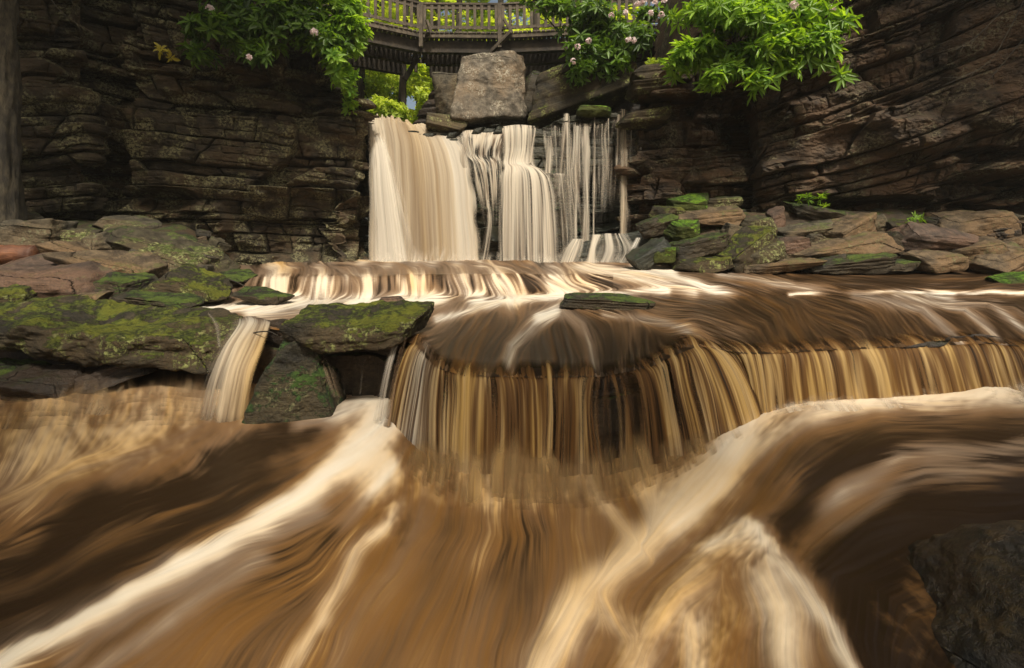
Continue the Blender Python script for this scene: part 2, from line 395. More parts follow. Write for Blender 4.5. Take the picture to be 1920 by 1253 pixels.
def bil(A, r, c):
    r = np.clip(r, 0, A.shape[0]-1.001); c = np.clip(c, 0, A.shape[1]-1.001)
    r0 = r.astype(int); c0 = c.astype(int); fr = r-r0; fc = c-c0
    return (A[r0, c0]*(1-fc)+A[r0, c0+1]*fc)*(1-fr)+(A[r0+1, c0]*(1-fc)+A[r0+1, c0+1]*fc)*fr

def lic(noise, dc, dr, n, step=1.0):
    """line integral of the noise along the flow (dc,dr in cells)"""
    R, C = np.meshgrid(np.arange(noise.shape[0], dtype=float), np.arange(noise.shape[1], dtype=float), indexing='ij')
    acc = noise.copy(); tot = 1.0
    for sg in (1, -1):
        r, c = R.copy(), C.copy()
        for k in range(n):
            u = bil(dc, r, c); v = bil(dr, r, c)
            c = c+sg*u*step; r = r+sg*v*step
            w = .5+.5*math.cos(math.pi*k/n)
            acc += w*bil(noise, r, c); tot += w
    acc /= tot
    s = acc.std()+1e-9
    return (acc-acc.mean())/s
def blur(A, k):
    kern = np.ones(k)/k
    A = np.apply_along_axis(lambda v: np.convolve(np.pad(v, k//2, 'edge'), kern, 'valid')[:len(v)], 0, A)
    return np.apply_along_axis(lambda v: np.convolve(np.pad(v, k//2, 'edge'), kern, 'valid')[:len(v)], 1, A)

def flow_texture(X, Y, Z, dx, dy, seed, nlen=34):
    PX = CX+X*F/Y; PY = HZ-Z*F/Y
    cpx = np.gradient(PX, axis=1); rpy = np.gradient(PY, axis=0)
    dc = dx/np.maximum(cpx, .3); dr = dy/np.maximum(rpy, .35)
    m = np.hypot(dc, dr); lim = np.minimum(m, 2.2)/np.maximum(m, 1e-6); dc = dc*lim; dr = dr*lim
    rs = np.random.RandomState(seed)
    out = []
    for k, n, stp in ((1, nlen, 1.0), (3, nlen, 1.6), (7, int(nlen*1.1), 2.4), (17, int(nlen*1.2), 3.2)):
        no = rs.rand(*X.shape)
        if k > 1: no = blur(no, k)
        out.append(lic(no, dc, dr, n, stp))
    out[2] = (out[2]+.8*out.pop())/1.28
    global FROTH
    global BROAD
    BROAD = lic(blur(rs.rand(*X.shape), 41), dc, dr, 60, 3.0)
    no = blur(rs.rand(*X.shape), 5); no2 = blur(rs.rand(*X.shape), 13)
    FROTH = (lic(no, dc, dr, 9, 1.0)+1.1*lic(no2, dc, dr, 12, 1.3))/1.5
    return out

# --- upper river: plunge pool, low cascade, pool and the sheet running to the lip
nc = 1180
pxs = np.linspace(-260, 2260, nc)
Yc = np.r_[np.linspace(14.2, 10.2, 50), np.linspace(10.15, 9.3, 30), np.linspace(9.28, 8.6, 75), np.linspace(8.55, 7.2, 60)]
lt = np.linspace(0, 1, 150)[1:]
YY = np.concatenate([np.repeat(Yc[:, None], nc, 1), 7.2+(lipY(pxs)[None]-7.2)*lt[:, None]], 0)
PXg = np.broadcast_to(pxs[None], YY.shape)
XX = (PXg-CX)/F*YY
casc = np.interp(PXg, [380, 470, 1000, 1250, 1450, 2060], [0, 1, 1, .75, .55, .35])
yface = 8.98+.12*np.sin(PXg/130.)+.35*fbm(PXg/160., 0, 0, 5, 3)
top = -.78-.02*np.sin(PXg/210.)+.05*fbm(PXg/90., YY*.8, 0, 6, 3)
hump = .075*np.exp(-((YY-12.2)/1.3)**2)*np.interp(PXg, [400, 600, 900, 1300], [0, 1, 1, .3])
low = -1.12-.045*np.clip((8.6-YY)/4, 0, 1)
st = sstep(.34, -.22, -(YY-yface)*-1)   # placeholder, replaced below
st = sstep(yface-.22, yface+.30, YY)
st2 = sstep(7.8, 12.5, YY)
zz = low*(1-(st*casc+st2*(1-casc)))+(top+hump)*(st*casc+st2*(1-casc))
lipd = (YY-lipY(PXg)); zz = zz - .055*np.clip(1-lipd/.30, 0, 1)**2*np.where(PXg > 420, 1, 0) + (lipZ(PXg)+1.17)*sstep(3, 0, lipd)
# rise where the sheet runs over submerged rock ledges
def pbump(cx, cy, rx, ry, a):
    return a*np.exp(-((PXg-cx)/rx)**2-((HZ-zz*F/YY-cy)/ry)**2)
zz = zz + pbump(1040, 600, 60, 20, .05)+pbump(1110, 563, 90, 14, .06)+pbump(1290, 612, 60, 18, .05)+pbump(1700, 575, 260, 26, .07)
PYg = HZ-zz*F/YY
S1 = [
 ([(420, 505), (700, 497), (1000, 500), (1300, 510)], 9, .75, .1, 0),
 ([(620, 497), (760, 490), (900, 494)], 7, .98, .05, 0),
 ([(470, 512), (440, 530), (430, 555)], 20, .3, .3, 0),
 ([(640, 500), (660, 512), (670, 524)], 16, .25, .5, 0),
 ([(760, 500), (765, 512), (768, 526)], 16, .16, .5, 0),
 ([(950, 503), (990, 514), (1040, 526)], 20, .22, .5, 0),
 *[([(x, 503), (x+(x-760)*.03, 520)], 22, .16+.12*((i*7)%3), .45, 0) for i, x in enumerate(range(440, 1100, 44))],
 ([(520, 530), (518, 545), (515, 558)], 26, .92, .3, 0),
 ([(600, 530), (598, 545), (596, 558)], 26, .88, .35, 0),
 ([(690, 530), (688, 545), (684, 558)], 26, .85, .6, 0),
 ([(780, 530), (782, 545), (784, 558)], 26, .9, .6, 0),
 ([(860, 530), (868, 545), (872, 558)], 26, .62, .3, 0),
 ([(940, 530), (952, 545), (960, 558)], 26, .9, .3, 0),
 ([(1040, 530), (1070, 545), (1100, 556)], 26, .8, .4, 0),
 ([(1190, 500), (1260, 515), (1330, 540), (1400, 552)], 12, .9, .15, 0),
 ([(1280, 508), (1360, 525), (1440, 545)], 10, .15, .5, 0),
 ([(1350, 512), (1450, 530), (1560, 545)], 9, .6, .25, 0),
 ([(1100, 500), (1200, 525), (1300, 545)], 14, .8, .3, 0),
 ([(1500, 520), (1700, 530), (1920, 538)], 14, .08, .6, 0),
 ([(1480, 552), (1650, 548), (1800, 549), (1960, 552)], 4, .95, .05, 0),
 ([(900, 562), (700, 566), (560, 575), (470, 590)], 16, .95, .05, 0),
 ([(1250, 548), (1100, 552), (950, 562), (860, 566)], 8, .95, .1, 0),
 ([(560, 560), (480, 575), (330, 580)], 10, .9, .05, 0),
 ([(640, 580), (540, 592), (470, 610)], 16, .5, .25, 0),
 ([(760, 585), (680, 590), (600, 600)], 12, .15, .4, 0),
 ([(860, 570), (840, 600), (800, 640)], 22, .22, .5, 0),
 ([(930, 568), (880, 585), (820, 600)], 9, .75, .1, 0),
 ([(1040, 585), (1000, 610), (960, 650), (950, 690)], 16, .6, .12, 0),
 ([(1050, 582), (1030, 590), (1010, 596)], 12, .95, .0, .02),
 ([(1060, 586), (1090, 610), (1110, 650), (1120, 690)], 14, .4, .2, 0),
 ([(900, 620), (880, 650), (870, 690)], 30, .13, .95, 0),
 ([(1040, 640), (1050, 670), (1050, 695)], 30, .13, .9, 0),
 ([(1180, 600), (1190, 640), (1200, 690)], 30, .2, .6, 0),
 ([(1100, 565), (1200, 575), (1300, 590), (1380, 620)], 22, .12, .5, 0),
 ([(1200, 600), (1290, 612), (1340, 650), (1370, 690)], 12, .5, .8, 0),
 ([(1130, 590), (1230, 600), (1290, 620)], 8, .45, .3, 0),
 ([(1400, 560), (1450, 590), (1480, 650)], 34, .12, .9, 0),
 ([(1560, 560), (1640, 585), (1690, 640)], 34, .12, .8, 0),
 ([(1600, 553), (1730, 580), (1800, 640)], 12, .42, .2, 0),
 ([(1680, 553), (1810, 580), (1880, 650)], 10, .5, .2, 0),
 ([(1740, 553), (1850, 570), (1940, 630)], 9, .55, .1, 0),
 ([(1800, 556), (1900, 575), (2000, 640)], 9, .2, .4, 0),
]
f, t, h, dx, dy = field(PXg, PYg, S1, .10, .7, (0, 1), 7., 60.)
n1, n2, n3 = flow_texture(XX, YY, zz, dx, dy, 3, 26)
con = .035+.085*np.clip(f*(1.1-f)*4, 0, 1)
foam = f+con*(.55*n1+.5*n2+.45*n3)
foam = np.where((PYg > 514) & (PYg < 561) & (PXg > 480) & (PXg < 1150), foam+.16*n2-.06, foam)
zz2 = zz+((.001*n1+.003*n2+.007*n3)*np.clip(YY/8, .4, 1.2)+h)*sstep(0, .35, lipd)
me = mesh_from('river_upper', np.stack([XX, YY, zz2], -1), grid_quads(*XX.shape), True, {'foam': np.clip(foam, 0, 1), 'tint': np.clip(t+.12*n3, 0, 1)})
obj('river_upper', me, M_water, kind='structure')
R1Z, R1Y = zz2.copy(), YY.copy()
LIPROW = np.stack([PXg[-1], zz2[-1], YY[-1]], 1)
UPX = pxs.copy()
def UPL(x): return (x, float(np.interp(x, UPX, LIPROW[:, 1]))+.002, float(np.interp(x, UPX, LIPROW[:, 2]))+.01)

# --- lower river in the foreground
nc, nr = 1500, 450
pxs = np.linspace(-420, 2360, nc)
pys = np.linspace(668, 1400, nr)
Z0 = -1.95
YY = (-Z0*F/(pys-HZ))[:, None]*np.ones(nc)[None]; PXg = np.broadcast_to(pxs[None], YY.shape); PYg = np.broadcast_to(pys[:, None], YY.shape)
XX = (PXg-CX)/F*YY
S2 = [
 ([(420, 740), (420, 800), (380, 850)], 50, .6, .8, 0),
 ([(300, 740), (285, 800), (250, 860)], 80, .56, .72, .10),
 ([(120, 730), (105, 800), (60, 890)], 80, .58, .72, .12),
 ([(-60, 740), (-80, 800), (-120, 900)], 80, .58, .72, .12),
 ([(420, 800), (250, 860), (100, 900), (-60, 960)], 26, .52, .8, .06),  # highlight on the tan ridge, put into the foam value
 ([(700, 752), (600, 790), (480, 820), (400, 850)], 28, .10, .5, -.04),
 ([(440, 800), (330, 835), (250, 862)], 14, .4, .7, .02),
 ([(480, 860), (330, 905), (180, 960), (0, 1050), (-120, 1120)], 42, .05, .7, -.10),
 ([(560, 870), (420, 940), (250, 1020), (60, 1110), (-120, 1200)], 34, .10, .75, -.09),
 ([(690, 830), (600, 880), (500, 950), (380, 1000)], 22, .28, .95, -.03),
 ([(730, 752), (680, 770), (620, 790)], 12, .6, .1, .03),
 ([(690, 745), (620, 772), (560, 790)], 8, .65, .1, .03),
 ([(735, 790), (690, 840), (610, 900), (520, 965), (400, 1035), (250, 1115), (100, 1195), (-60, 1290)], 26, .82, .12, .07),
 ([(720, 800), (700, 830), (680, 860)], 38, .95, .18, .08),
 ([(600, 960), (420, 1060), (250, 1150), (120, 1253)], 12, .42, .25, .0),
 ([(500, 1050), (330, 1150), (200, 1253), (100, 1320)], 16, .5, .3, .03),
 ([(320, 1040), (160, 1130), (0, 1215)], 12, .22, .2, .0),
 ([(200, 1090), (60, 1160), (-100, 1240)], 18, .16, .3, -.04),
 ([(740, 880), (700, 930), (660, 980)], 22, .78, .25, .04),
 ([(700, 960), (600, 1060), (450, 1180), (330, 1300)], 34, .34, .9, -.02),
 ([(690, 1000), (620, 1090), (520, 1200), (440, 1320)], 18, .28, .8, .0),
 ([(750, 950), (725, 1000), (680, 1040), (640, 1110), (560, 1220), (500, 1320)], 16, .60, .6, .05),
 ([(752, 962), (735, 985), (700, 1010)], 9, .85, .35, .05),  # highlight along the crest, painted as foam
 ([(770, 900), (760, 980), (720, 1060)], 18, .26, .9, -.03),
 ([(800, 1000), (740, 1090), (660, 1200), (600, 1320)], 30, .42, .8, .02),
 ([(850, 900), (840, 1000), (790, 1120), (720, 1300)], 26, .26, .85, -.02),
 ([(910, 880), (915, 1000), (890, 1120), (860, 1300)], 26, .38, .8, .02),
 ([(970, 900), (1000, 1000), (990, 1120), (960, 1300)], 24, .24, .8, -.02),
 ([(970, 840), (985, 870), (990, 910)], 34, .62, .9, .06),
 ([(1060, 860), (1090, 960), (1090, 1080), (1060, 1250)], 26, .30, .85, .0),
 ([(1080, 880), (1130, 960), (1180, 1020), (1215, 1050)], 14, .52, .75, .03),
 ([(1130, 860), (1180, 940), (1215, 1005)], 22, .2, .95, -.03),
 ([(1190, 850), (1215, 920), (1230, 960)], 30, .5, .95, .02),
 ([(1440, 790), (1380, 850), (1300, 930), (1230, 1010), (1140, 1080), (1070, 1160), (1020, 1280)], 42, .66, .62, .08),
 ([(1400, 850), (1340, 930), (1270, 1000)], 18, .78, .45, .10),
 ([(1430, 765), (1410, 800), (1370, 860)], 24, .9, .25, .14),
 ([(1980, 748), (1800, 772), (1640, 768), (1500, 765), (1440, 775)], 24, .95, .22, .22),
 ([(1990, 700), (1900, 735), (1840, 770)], 34, .95, .25, .34),
 ([(2000, 800), (1820, 795), (1640, 795), (1520, 815), (1430, 860)], 20, .62, .42, .18),
 ([(2000, 838), (1820, 828), (1660, 834), (1540, 864), (1450, 925), (1390, 1000)], 15, .16, .7, .14),
 ([(1620, 870), (1520, 930), (1450, 1000), (1440, 1050)], 30, .14, .95, .06),
 ([(2000, 870), (1820, 862), (1680, 872), (1560, 905), (1470, 960), (1400, 1020)], 16, .06, .6, .12),
 ([(2000, 890), (1820, 885), (1690, 895), (1590, 930), (1500, 985)], 9, .42, .05, .15),  # this arc and the next: grey sheen on dark water, painted as foam
 ([(2000, 906), (1850, 908), (1740, 920), (1650, 950), (1570, 1000)], 9, .30, .05, .14),
 ([(2000, 950), (1850, 950), (1720, 965), (1620, 1005), (1540, 1070)], 24, .04, .6, .13),
 ([(2000, 880), (1850, 900), (1700, 960)], 1, .1, .5, .1),
 ([(1480, 930), (1400, 985), (1330, 1040)], 20, .30, .9, .02),
 ([(1520, 960), (1450, 1030), (1430, 1060)], 24, .10, .9, .0),
 ([(1960, 1000), (1750, 1020), (1600, 1080), (1600, 1200), (1640, 1330)], 60, .03, .8, .0),
 ([(1900, 1150), (1800, 1200), (1750, 1330)], 90, .02, .8, -.1),
 ([(1400, 1040), (1340, 1075), (1260, 1130), (1180, 1250)], 44, .62, .8, .10),
 ([(1360, 1090), (1380, 1150), (1360, 1250)], 34, .42, .95, .08),
 ([(1395, 1004), (1440, 1060), (1500, 1120), (1560, 1200), (1610, 1300)], 20, .72, .25, .14),
 ([(1400, 1020), (1370, 1035), (1330, 1050)], 14, .8, .35, .12),
 ([(1440, 1100), (1470, 1180), (1480, 1300)], 40, .6, .5, .12),
 ([(1120, 1130), (1180, 1200), (1200, 1320)], 30, .55, .75, .03),
 ([(1300, 1180), (1300, 1320)], 30, .62, .6, .06),
]
f, t, h, dx, dy = field(PXg, PYg, S2, .31, .90, (-.2, 1), 24., 95.)
f = blur(f, 15); h = blur(blur(h, 31), 21); t = blur(t, 15)
base = .20*sstep(1380, 1520, PXg)*sstep(960, 860, PYg)+.05*sstep(820, 700, PYg)
dome = .50*np.exp(-((PXg-1950)/330)**2-((PYg-1250)/330)**2)*0
ZZ = Z0+base*.6+h*.75+dome
n1, n2, n3 = flow_texture(XX, YY, ZZ, dx, dy, 11, 52)
lowf = fbm(XX*1.6, YY*1.6, 0, 55, 3)*2
con = (.022+.07*np.clip(f*(1.1-f)*4, 0, 1))*(.35+1.3*sstep(-.35, .35, lowf))
edge = np.clip(n3*.7+n2*.3, -2.5, 2.5)
churn = np.zeros(PXg.shape)
for cx_, cy_, rx_, ry_, a_ in ((715, 815, 70, 60, 1), (1430, 800, 90, 50, 1), (990, 890, 330, 60, .9), (150, 790, 330, 90, .8), (1700, 775, 330, 30, .8), (1400, 1040, 110, 60, .8), (735, 960, 50, 60, .6), (1300, 1200, 200, 110, .35)):
    churn = np.maximum(churn, a_*np.exp(-((PXg-cx_)/rx_)**2-((PYg-cy_)/ry_)**2))
n1m = n1*(1-.6*churn); n3m = n3*(1-.5*churn)
foam = (f-.05)*1.22+con*.58*(.6*n1m+.6*n2*(1-.5*churn)+.75*n3m)+.06*np.clip(BROAD, -2, 2)+.10*churn*FROTH+.13*fbm(XX*2.2, YY*2.2, 0, 57, 4)
foam = foam+.24*np.exp(-((PXg-1010)/310)**4-((PYg-900)/50)**2)*(.6+1.2*sstep(-.2, .25, fbm(PXg/60., PYg/60., 0, 66, 3)))
for cx_, cy_, rx_, ry_, a_ in ((975, 868, 52, 34, .26), (1205, 885, 44, 50, .24), (1085, 880, 38, 50, -.14), (850, 905, 50, 40, .12), (1330, 880, 60, 50, .15)):
    foam = foam+a_*np.exp(-((PXg-cx_)/rx_)**2-((PYg-cy_)/ry_)**2)
foam = foam+.02*np.exp(-((PXg-130)/330)**4-((PYg-820)/85)**2)+.12*np.exp(-((PXg-1700)/330)**4-((PYg-785)/35)**2)
foam = foam+.20*(foam-.42)
mott = np.exp(-(((PXg-1800)/230)**2+((PYg-1150)/150)**2)**2)
foam = foam*(1-.5*mott)+mott*(.03+.28*np.clip(fbm(XX*9, YY*9, 0, 61, 5, .65)*3, 0, 1))
ZZ = ZZ+(.0001*n1+.0004*n2+.0022*n3)+.004*churn*blur(FROTH, 3)
me = mesh_from('river_lower', np.stack([XX, YY, ZZ], -1), grid_quads(*XX.shape), True, {'foam': np.clip(foam, 0, 1), 'tint': np.clip(t+.02+.05*n3+.03*n2+.15*fbm(XX*2, YY*2, 0, 58, 3), 0, 1)})
obj('river_lower', me, M_water, kind='structure')

# ------------------------------------------------------------------ sheets of falling water
def catmull(A, n, axis):   # smooth interpolation
    A = np.moveaxis(np.asarray(A, float), axis, 0); k = len(A)
    if k == 2:
        t = np.linspace(0, 1, n); r = A[0][None]*(1-t).reshape((-1,)+(1,)*(A.ndim-1))+A[1][None]*t.reshape((-1,)+(1,)*(A.ndim-1))
        return np.moveaxis(r, 0, axis)
    t = np.linspace(0, k-1, n); i = np.minimum(t.astype(int), k-2); f = (t-i).reshape((-1,)+(1,)*(A.ndim-1))
    Pd = np.concatenate([2*A[:1]-A[1:2], A, 2*A[-1:]-A[-2:-1]])
    p0, p1, p2, p3 = Pd[i], Pd[i+1], Pd[i+2], Pd[i+3]
    r = .5*((2*p1)+(-p0+p2)*f+(2*p0-5*p1+4*p2-p3)*f*f+(-p0+3*p1-3*p2+p3)*f**3)
    return np.moveaxis(r, 0, axis)

def sheet(name, st, nu, nv, seed, freq=9., foam=.7, fcon=.5, tint=.5, tcon=.2, dens=.8, dcon=.6, edge=(.06, .06), top=0., bot=0., vf=.35, ridge=.02, ragtop=0., mat=None, toptint=None, dtop=None, world_pts=False, fade_noise=.0, wob=.05):
    """st: stations from top to bottom, each a row of (px,py,Y) (or world points)"""
    A = np.array([[(p if world_pts else P(*p)) for p in row] for row in st], float)
    G = catmull(catmull(A, nu, 1), nv, 0)
    u = np.linspace(0, 1, nu)[None]*np.ones((nv, 1)); v = np.linspace(0, 1, nv)[:, None]*np.ones((1, nu))
    wid = max(np.linalg.norm(np.diff(G[k], axis=0), axis=1).sum() for k in (0, nv//2, nv-1))
    hei = np.linalg.norm(np.diff(G[:, nu//2], axis=0), axis=1).sum()
    um = u*wid; vm = v*hei
    uw = um+wob*(vnoise(um*1.6, vm*1.1, 0, seed+90)-.5)+wob*.4*(vnoise(um*5, vm*2.4, 0, seed+91)-.5)
    def strk(fr, sd, vv=vf): return vnoise(uw*fr, vm*vv, 0, sd)
    s1 = .34*strk(freq, seed)+.30*strk(freq*2.3, seed+1, vf*1.5)+.22*strk(freq*5.1, seed+2, vf*2.2)+.14*strk(freq*10.5, seed+3, vf*3)
    s2 = .26*strk(freq*.37, seed+4)+.26*strk(freq*.9, seed+5)+.24*strk(freq*2.1, seed+6, vf*1.6)+.24*strk(freq*5.3, seed+16, vf*2)
    s1 = (s1-.5)*2.6; s2 = (s2-.5)*2.6
    fo = np.clip((foam if np.isscalar(foam) else foam(u, v))+fcon*s1, 0, 1)
    de = dens if np.isscalar(dens) else dens(u, v)
    al = sstep(-.05, .75, de+dcon*s2+.25*dcon*s1)
    fn = (vnoise(um*9, 0, 0, seed+7)-.5)*.7
    ed = np.minimum(sstep(0, 1, u/max(edge[0], 1e-5)), sstep(0, 1, (1-u)/max(edge[1], 1e-5)))
    ed = np.clip(ed+fade_noise*(vnoise(um*15, vm*2, 0, seed+8)-.5)*(ed < .99), 0, 1)
    al = al*ed
    if top: al = al*sstep(0, 1, (v/top+fn*.8))
    if bot: al = al*sstep(0, 1, ((1-v)/bot+fn*.6))
    ti = np.clip((tint if np.isscalar(tint) else tint(u, v))+tcon*s2, 0, 1)
    # ridges along the surface normal
    du = np.gradient(G, axis=1); dv = np.gradient(G, axis=0); nn = np.cross(du, dv); nn /= np.linalg.norm(nn, axis=2, keepdims=True)+1e-9
    if nn[nv//2, nu//2, 1] > 0: nn = -nn
    G = G+nn*(ridge*(s1+.8*s2))[..., None]*np.clip(v*6, .15, 1)[..., None]
    if ragtop: G[..., 2] += ragtop*(vnoise(um*14, vm*8, 0, seed+12)-.3)*np.clip(1-v*7, 0, 1)
    me = mesh_from(name, G, grid_quads(nv, nu), True, {'foam': fo, 'tint': ti, 'alpha': np.clip(al, 0, 1)})
    return obj(name, me, mat or M_fall, kind='structure')

# main fall, left curtain
sheet('waterfall', [
  [(684, 222, 14.9), (735, 223, 14.9), (790, 238, 14.9), (858, 243, 14.8)],
  [(687, 228, 14.3), (738, 234, 14.25), (800, 250, 14.2), (864, 256, 14.2)],
  [(690, 268, 13.9), (745, 272, 13.8), (812, 280, 13.75), (882, 288, 13.9)],
  [(691, 340, 13.65), (750, 340, 13.5), (822, 340, 13.45), (895, 345, 13.65)],
  [(691, 420, 13.5), (752, 420, 13.3), (828, 420, 13.25), (902, 420, 13.5)],
  [(690, 505, 13.45), (752, 505, 13.2), (832, 505, 13.1), (908, 505, 13.4)]],
  420, 230, 5, freq=4.6, foam=lambda u, v: .80-.16*np.exp(-((u-.36-.1*v)/.16)**2)+.10*np.exp(-((v)/.12)**2), fcon=.17, tint=lambda u, v: .30+.34*np.exp(-((u-.42-.12*v)/.22)**2)-.1*(u > .8), tcon=.2,
  dens=lambda u, v: 1.15-.5*sstep(.75, 1., u), dcon=.35, edge=(.05, .09), vf=.22, ridge=.014, ragtop=.22, fade_noise=.8)
sheet('waterfall', [   # white fan leaping off the left corner
  [(690, 240, 13.9), (705, 240, 13.85), (716, 244, 13.8)],
  [(692, 275, 13.6), (714, 280, 13.5), (735, 292, 13.45)],
  [(692, 350, 13.3), (722, 355, 13.2), (757, 365, 13.2)],
  [(692, 505, 13.1), (735, 505, 13.0), (785, 505, 13.0)]],
  150, 200, 15, freq=3.5, foam=.9, fcon=.15, tint=.12, tcon=.08, dens=.72, dcon=.55, edge=(.3, .35), top=.25, vf=.2, ridge=.02, fade_noise=.5)
# middle cascades over the dark steps
def strand(pts, w0, w1, seed, **k):
    """narrow strand; pts: (px,py,Y), widths in photo px"""
    rows = []
    n = len(pts)
    for i, (x, y, Y) in enumerate(pts):
        w = w0+(w1-w0)*i/(n-1)
        w *= .8+.5*rnd(i, n, seed); x += (rnd(i, 3, seed)-.5)*3
        rows.append([(x-w/2, y, Y), (x, y, Y-.04), (x+w/2, y, Y)])
    a = dict(freq=12, foam=.72, fcon=.35, tint=.2, tcon=.1, dens=.35, dcon=.65, edge=(.45, .45), vf=.6, ridge=.004, fade_noise=.5)
    a.update(k)
    return sheet('waterfall', rows, max(10, int(max(w0, w1)*1.3)), 110, seed, **a)
sheet('waterfall', [
  [(862, 245, 14.3), (905, 243, 14.3), (962, 240, 14.25)],
  [(862, 262, 14.0), (902, 262, 13.95), (955, 258, 14.0)],
  [(872, 292, 13.85), (900, 292, 13.8), (945, 290, 13.9)],
  [(880, 310, 13.7), (912, 312, 13.6), (945, 312, 13.7)],
  [(895, 370, 13.6), (918, 372, 13.5), (942, 372, 13.6)],
  [(905, 440, 13.55), (920, 440, 13.45), (940, 440, 13.55)]],
  150, 170, 21, freq=12, foam=.75, fcon=.45, tint=.22, dens=lambda u, v: .62-.35*v, dcon=.9, edge=(.1, .15), bot=.3, vf=1.6, ridge=.008, fade_noise=.6)
sheet('waterfall', [
  [(938, 238, 14.6), (972, 234, 14.6), (1008, 237, 14.6)],
  [(940, 246, 14.05), (972, 243, 14.0), (1006, 246, 14.05)],
  [(942, 280, 13.85), (972, 280, 13.8), (1005, 280, 13.9)],
  [(940, 305, 13.75), (968, 305, 13.65), (1006, 308, 13.75)],
  [(940, 316, 13.35), (980, 314, 13.2), (1025, 322, 13.35)],
  [(935, 340, 13.1), (985, 336, 12.95), (1043, 345, 13.15)],
  [(933, 410, 12.95), (988, 405, 12.8), (1053, 412, 13.0)],
  [(931, 506, 12.9), (990, 506, 12.7), (1058, 506, 12.95)]],
  300, 240, 33, freq=8.5, foam=lambda u, v: .86-.16*v, fcon=.32, tint=.2, tcon=.12, dens=lambda u, v: .85-.38*v-.35*sstep(.42, .25, v)+.3*np.exp(-((v-.5)/.06)**2), dcon=.75, edge=(.12, .16), vf=.35, ridge=.009, fade_noise=.7)
for i, (pts, w0, w1, kw) in enumerate([
  ([(1003, 240, 14.0), (1000, 270, 13.8), (994, 305, 13.6)], 8, 12, {}),
  ([(1030, 255, 14.05), (1030, 290, 13.9), (1029, 325, 13.8)], 16, 22, dict(dens=.3)),
  ([(1063, 213, 14.1), (1060, 260, 13.9), (1058, 325, 13.7)], 13, 26, {}),
  ([(1046, 326, 13.5), (1050, 335, 13.4), (1056, 420, 13.3), (1060, 500, 13.25)], 46, 34, dict(dens=.35, bot=.3)),
  ([(1098, 232, 14.1), (1097, 300, 13.7), (1098, 380, 13.5), (1099, 470, 13.4)], 16, 24, dict(dens=.55)),
  ([(1113, 215, 14.1), (1113, 330, 13.75), (1113, 450, 13.6)], 5, 6, dict(dens=.5)),
  ([(1171, 205, 14.0), (1170, 290, 13.6), (1169, 390, 13.4), (1168, 492, 13.2)], 13, 19, dict(dens=.55, tint=.4, dcon=.6, freq=22)),
  ([(1182, 232, 14.0), (1184, 300, 13.8), (1185, 380, 13.7)], 10, 8, dict(dens=.25, bot=.4)),
  ([(1162, 215, 14.0), (1158, 300, 13.75), (1153, 400, 13.6)], 12, 14, dict(dens=.15, bot=.4)),
  ([(1130, 232, 14.05), (1129, 330, 13.8), (1129, 430, 13.7)], 6, 8, dict(dens=.25, bot=.3)),
  ([(1140, 222, 14.1), (1140, 300, 13.9), (1140, 380, 13.8)], 4, 5, dict(dens=.25, bot=.4)),
  ([(1079, 240, 14.0), (1079, 330, 13.8), (1078, 470, 13.5)], 5, 7, dict(dens=.4)),
  ([(915, 375, 13.3), (918, 420, 13.2), (905, 500, 13.1)], 10, 22, dict(dens=.3)),
  ([(1085, 448, 12.75), (1074, 470, 12.6), (1062, 502, 12.5)], 34, 60, dict(dens=.55, foam=.8)),
  ([(1118, 440, 12.75), (1112, 468, 12.6), (1106, 504, 12.5)], 22, 30, dict(dens=.7, foam=.85)),
  ([(1196, 446, 12.7), (1184, 475, 12.5), (1168, 504, 12.4)], 10, 34, dict(dens=.7, foam=.9, tint=.05)),
  ([(1150, 438, 12.75), (1155, 470, 12.6), (1140, 504, 12.5)], 70, 100, dict(dens=.35, foam=.8, tint=.1)),
  ([(875, 250, 14.0), (868, 285, 13.8), (873, 330, 13.7)], 14, 18, dict(dens=.35)),
]): strand(pts, w0, w1, 100+i*13, **kw)

sheet('waterfall', [   # thin veil over the dark wall at the right
  [(1000, 236, 14.2), (1060, 226, 14.2), (1120, 222, 14.2), (1192, 212, 14.2)],
  [(1005, 270, 13.95), (1060, 265, 13.9), (1120, 262, 13.9), (1192, 255, 13.95)],
  [(1020, 326, 13.7), (1060, 326, 13.6), (1120, 330, 13.7), (1190, 330, 13.8)],
  [(1040, 345, 13.5), (1070, 400, 13.4), (1120, 400, 13.5), (1190, 400, 13.6)],
  [(1050, 490, 13.3), (1075, 490, 13.2), (1120, 490, 13.2), (1185, 490, 13.2)]],
  260, 160, 77, freq=6, foam=.7, fcon=.3, tint=.15, dens=-.02, dcon=.62, edge=(.1, .15), top=.1, bot=.2, vf=.5, ridge=.004, fade_noise=.5)
rs = np.random.RandomState(12)
for i in range(16):
    x = 1020+rs.rand()*185; y0 = 236-(x-1020)*.12+rs.rand()*8; ln_ = 110+rs.rand()*130
    strand([(x, y0, 14.05), (x+rs.randn()*2, y0+ln_*.5, 13.8), (x+rs.randn()*3, y0+ln_, 13.6)], 5+rs.rand()*8, 12+rs.rand()*22, 900+i*9, dens=.05+.25*rs.rand(), bot=.4, tint=.1)
